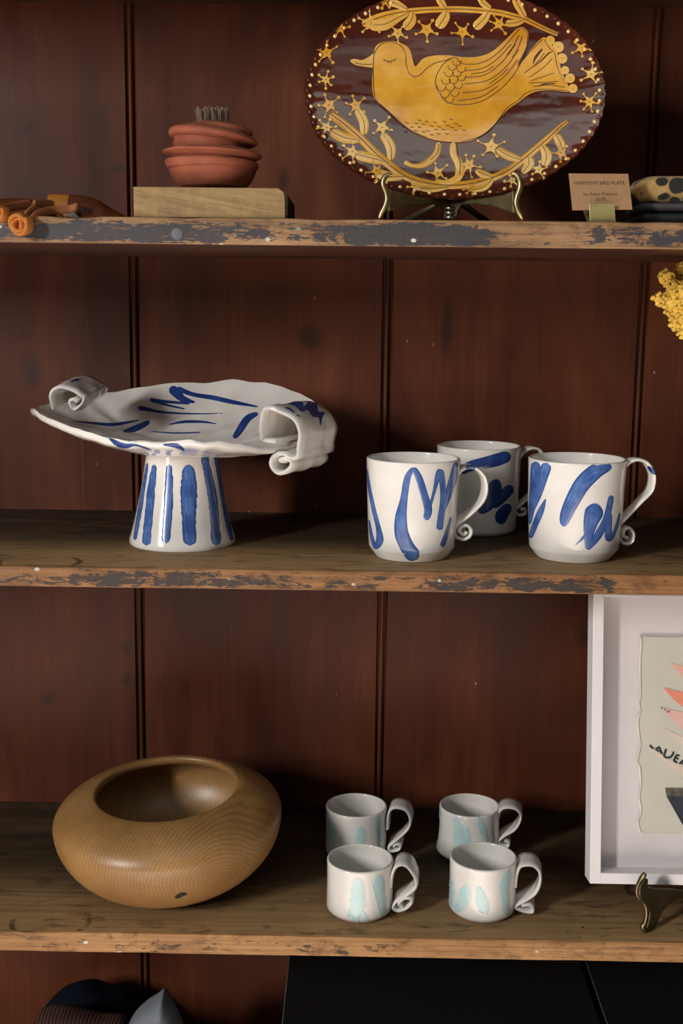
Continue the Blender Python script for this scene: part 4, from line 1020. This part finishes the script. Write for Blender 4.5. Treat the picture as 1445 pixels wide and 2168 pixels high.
for pts, col, lf in (([(1745,380),(1600,400),(1400,520),(1300,700),(1480,640),(1640,500)], 'coral', .0007), ([(1800,640),(1640,650),(1420,760),(1290,960),(1480,900),(1690,780)], 'peach', .0009), ([(1830,930),(1660,930),(1400,1080),(1270,1240),(1460,1190),(1700,1060)], 'pink', .0006), ([(1050,230),(1110,420),(1090,700),(1050,900),(1000,700),(985,420)], 'coral', .0010), ([(1040,880),(1080,1200),(1060,1640),(1020,1640),(1010,1200)], 'cream', .0004)):
    sheet('paper_leaf', pts, col, lf)
lets = [[(168,1190,20),(180,1212,22),(205,1224,20)],
        [(222,1238,20),(262,1212,20)], [(262,1212,20),(288,1282,22)], [(236,1246,16),(276,1258,16)],
        [(332,1232,22),(320,1268,22),(308,1304,22)], [(308,1302,20),(336,1320,20),(372,1316,20),(398,1290,22),(410,1258,18)],
        [(440,1290,22),(408,1350,22)], [(408,1350,20),(444,1368,20)], [(424,1320,18),(458,1334,18)], [(440,1290,18),(470,1302,16)],
        [(466,1384,20),(506,1346,20)], [(506,1346,20),(540,1420,22)], [(482,1376,14),(520,1392,14)]]
strokes('letter', [ZA([(x, y, w_*.95) for x, y, w_ in q]) for q in lets], cb, M['inkblue'], PAP, lift=.0012, n=4, cap=False)
strokes('small_print', [ZA(q) for q in ([(285,806,14),(297,822,14)], [(312,820,12),(324,836,12)], [(336,838,12),(350,852,12)], [(318,842,10),(330,826,10)], [(346,866,10),(372,832,10)], [(356,842,10),(372,858,10)])], cb, M['fleck'], PAP, lift=.0012, join=True, n=3, across=2)
# its easel
ZE = Zc(1310, 1830, 10.704)
hx2 = fb.x+Wf/2
ft = Gz(1365, 1970, ZT3)
EF = thing('frame_easel', Vector((hx2, .06, ZT3)), 'dark brass folding easel with hooked feet under the white frame', 'easel')
ph = Vector((ft.x, .022, ZT3)); ne = (Vector((hx2, .085, ZT3))-ph).cross(Vector((0, 0, 1)))
Yh = .022
bodyp = [(545,300),(600,300),(592,480),(760,525),(1100,530),(1500,560),(1980,600),(1980,1000),(1700,900),(1445,720),(1230,790),(1050,905),(930,1040),(850,1200),(760,1420),(640,1525),(560,1420),(610,1250),(635,1080),(590,950),(470,820),(400,700),(400,560),(450,420)]
for mir in (None, hx2):
    plate_poly('web', ZE(bodyp), P(1365, 1900, Yh), ne, .004, M['bronze'], EF, mirror=mir)
    hook(ZE([(590,195,70),(560,240,92),(500,330,95),(440,430,80),(405,530,72),(396,620,72),(420,720,70),(500,820,60),(585,930,60),(612,1050,64),(605,1200,64),(565,1340,70),(520,1420,80),(560,1480,90),(600,1530,60)]), Yh-.001, M['bronze_lt'], EF, .003, mirror=mir)
vs, fs = tube([Vector((hx2, .088, ZT3+.05)), Vector((hx2, .15, ZT3+.004))], .004, 8); mk('rear_leg', vs, fs, M['bronze'], EF)
vs, fs = tube([Vector((hx2, .086, ZT3+.02)), Vector((hx2, .086, ZT3+.075))], .0045, 10); mk('hinge', vs, fs, M['bronze'], EF)

# ------------------------------------------------------------------ yarrow in a vase
vx = .455; vc = Vector((vx, .15, ZT2))
VS = thing('bud_vase', vc, 'dark stoneware bud vase holding the dried yellow flowers', 'vase')
vs, fs = lathe([(.0005, 0), (.024, 0), (.030, .004), (.036, .03), (.034, .06), (.018, .085), (.012, .10), (.014, .112), (.011, .112), (.009, .1), (.012, .085), (.0005, .02)], vc, 48); mk('body', vs, fs, M['vase'], VS, sharp=60)
YW = thing('dried_yarrow', vc+Vector((0, 0, .02)), 'bunch of dried yellow yarrow flower heads in the vase', 'flowers')
import bmesh
ib = bmesh.new(); bmesh.ops.create_icosphere(ib, subdivisions=1, radius=1); iv = [v.co.copy() for v in ib.verts]; iff = [tuple(v.index for v in f.verts) for f in ib.faces]; ib.free()
rs = random.Random(9)
join0 = P(1490, 800, .145)
for hx_, hy_, hr, hY in ((1411,586,16,.120),(1446,574,20,.135),(1424,614,21,.118),(1394,634,13,.122),(1422,645,24,.112),(1452,625,30,.105),(1450,668,28,.11),(1432,684,15,.118),(1446,702,14,.12),(1482,600,30,.12),(1490,655,34,.11)):
    c = P(hx_, hy_, hY); r = hr*S(c); V, Fc = [], []
    for i in range(int(34*(hr/20)**2)+10):
        d = Vector((rs.gauss(0, 1), rs.gauss(0, 1), rs.gauss(0, 1))).normalized()
        p = c+Vector((d.x, d.y*.8, d.z))*r*rs.uniform(.8, 1.02); q = rs.uniform(.0019, .0031); b0 = len(V)
        V += [p+v*q*(1+.35*mnoise.noise(v*2+p*500)) for v in iv]; Fc += [tuple(k+b0 for k in f) for f in iff]
    b0 = len(V); V += [c+v*r*.82 for v in iv]; Fc += [tuple(k+b0 for k in f) for f in iff]
    hd = mk('flower_head', V, Fc, M['yarrow'], YW, smooth=False)
    vs, fs = tube(cr([tuple(c+Vector((.002, .004, 0))), tuple(c.lerp(join0, .5)+Vector((.0, .006, .006))), tuple(join0)], 5), .0009, 6); mk('stalk', vs, fs, M['stem'], YW)
vs, fs = tube(cr([tuple(join0), (vx-.03, .148, ZT2+.17), (vx-.004, .15, ZT2+.11), (vx, .15, ZT2+.022)], 6), .002, 8); mk('stem', vs, fs, M['stem'], YW)

# ------------------------------------------------------------------ bottom shelf
ZT4 = -1.005
zbx = -.862
def black_box(x0, x1, y0, y1, zt, label, lid):
    T = thing('storage_box', Vector(((x0+x1)/2, (y0+y1)/2, ZT4)), label, 'box', None)
    vs, fs = box((x0+.0015, y0+.0015, ZT4), (x1-.0015, y1-.0015, zt-.03)); mk('box_body', vs, fs, M['charcoal'], T, smooth=False)
    vs, fs = box((x0, y0, zt-.05), (x1, y1, zt)); bev(mk('lid', vs, fs, M['charcoal'], T, smooth=False), .001)
    vs, fs = box((x0-.0006, y0, zt-.0012), (x0+.0008, y1, zt+.0004)); mk('worn_edge', vs, fs, M['boxedge'], T, smooth=False)
xA = Gz(597, 2168, zbx).x; xg = Gz(1278, 2168, zbx).x
black_box(xA, xg-.004, .02, .325, zbx, 'large flat black box beside the folded cloths', None)
black_box(xg+.006, xg+.40, .012, .325, zbx-.006, 'black box at the far end beyond a narrow gap', None)
def cloth(name, label, cat, prof, Y0, Y1, mat, seed, lump=.006):
    """folded cloth: outline in photo pixels at Y0, softened and given depth"""
    pts = [P(x, y, (Y0+Y1)/2) for x, y in cr(prof, 4)]
    xs = [p.x for p in pts]; c = Vector(((min(xs)+max(xs))/2, (Y0+Y1)/2, ZT4)); n = len(pts); J = 12
    vs, fs = [], []
    for j in range(J+1):
        v = 2*j/J-1; k_ = math.sqrt(max(.02, 1-abs(v)**3))
        for i, p in enumerate(pts):
            h = (p.z-ZT4)*(.55+.45*k_); q = Vector((c.x+(p.x-c.x)*(.8+.2*k_), c.y+v*(Y1-Y0)/2, ZT4+h))
            q.z += lump*mnoise.noise(Vector((q.x*30+seed, q.y*30, 0))); q.y += lump*mnoise.noise(Vector((q.x*25, q.z*25, seed))); vs.append(q)
    for j in range(J+1):
        for i, p in enumerate(pts): vs.append(Vector((vs[j*n+i].x, vs[j*n+i].y, ZT4)))
    o_ = (J+1)*n
    for j in range(J):
        for i in range(n-1):
            fs.append((j*n+i, j*n+i+1, (j+1)*n+i+1, (j+1)*n+i)); fs.append((o_+j*n+i, o_+(j+1)*n+i, o_+(j+1)*n+i+1, o_+j*n+i+1))
        for i in (0, n-1): fs.append((j*n+i, (j+1)*n+i, o_+(j+1)*n+i, o_+j*n+i))
    for j in (0, J):
        for i in range(n-1): fs.append((j*n+i, j*n+i+1, o_+j*n+i+1, o_+j*n+i))
    return tag(fixn(mk(name, vs, fs, mat, None, loc=c)), label, cat)
cloth('folded_cloth', 'dark navy cloth heaped at the back of the lowest shelf', 'cloth', [(60,2190),(105,2125),(150,2092),(190,2084),(230,2100),(280,2122),(310,2150),(320,2190)], .22, .31, M['navy'], 1)
cloth('folded_cloth', 'brown striped knitted cloth folded flat on the lowest shelf', 'cloth', [(72,2200),(78,2155),(100,2142),(130,2138),(170,2146),(215,2158),(262,2160),(275,2200)], .13, .21, M['knit'], 4, .003)
cloth('felt_cloth', 'pale grey felt cloth folded to a point on the lowest shelf', 'cloth', [(258,2200),(280,2156),(305,2130),(330,2114),(345,2104),(356,2120),(370,2146),(392,2200)], .12, .20, M['felt'], 7, .002)
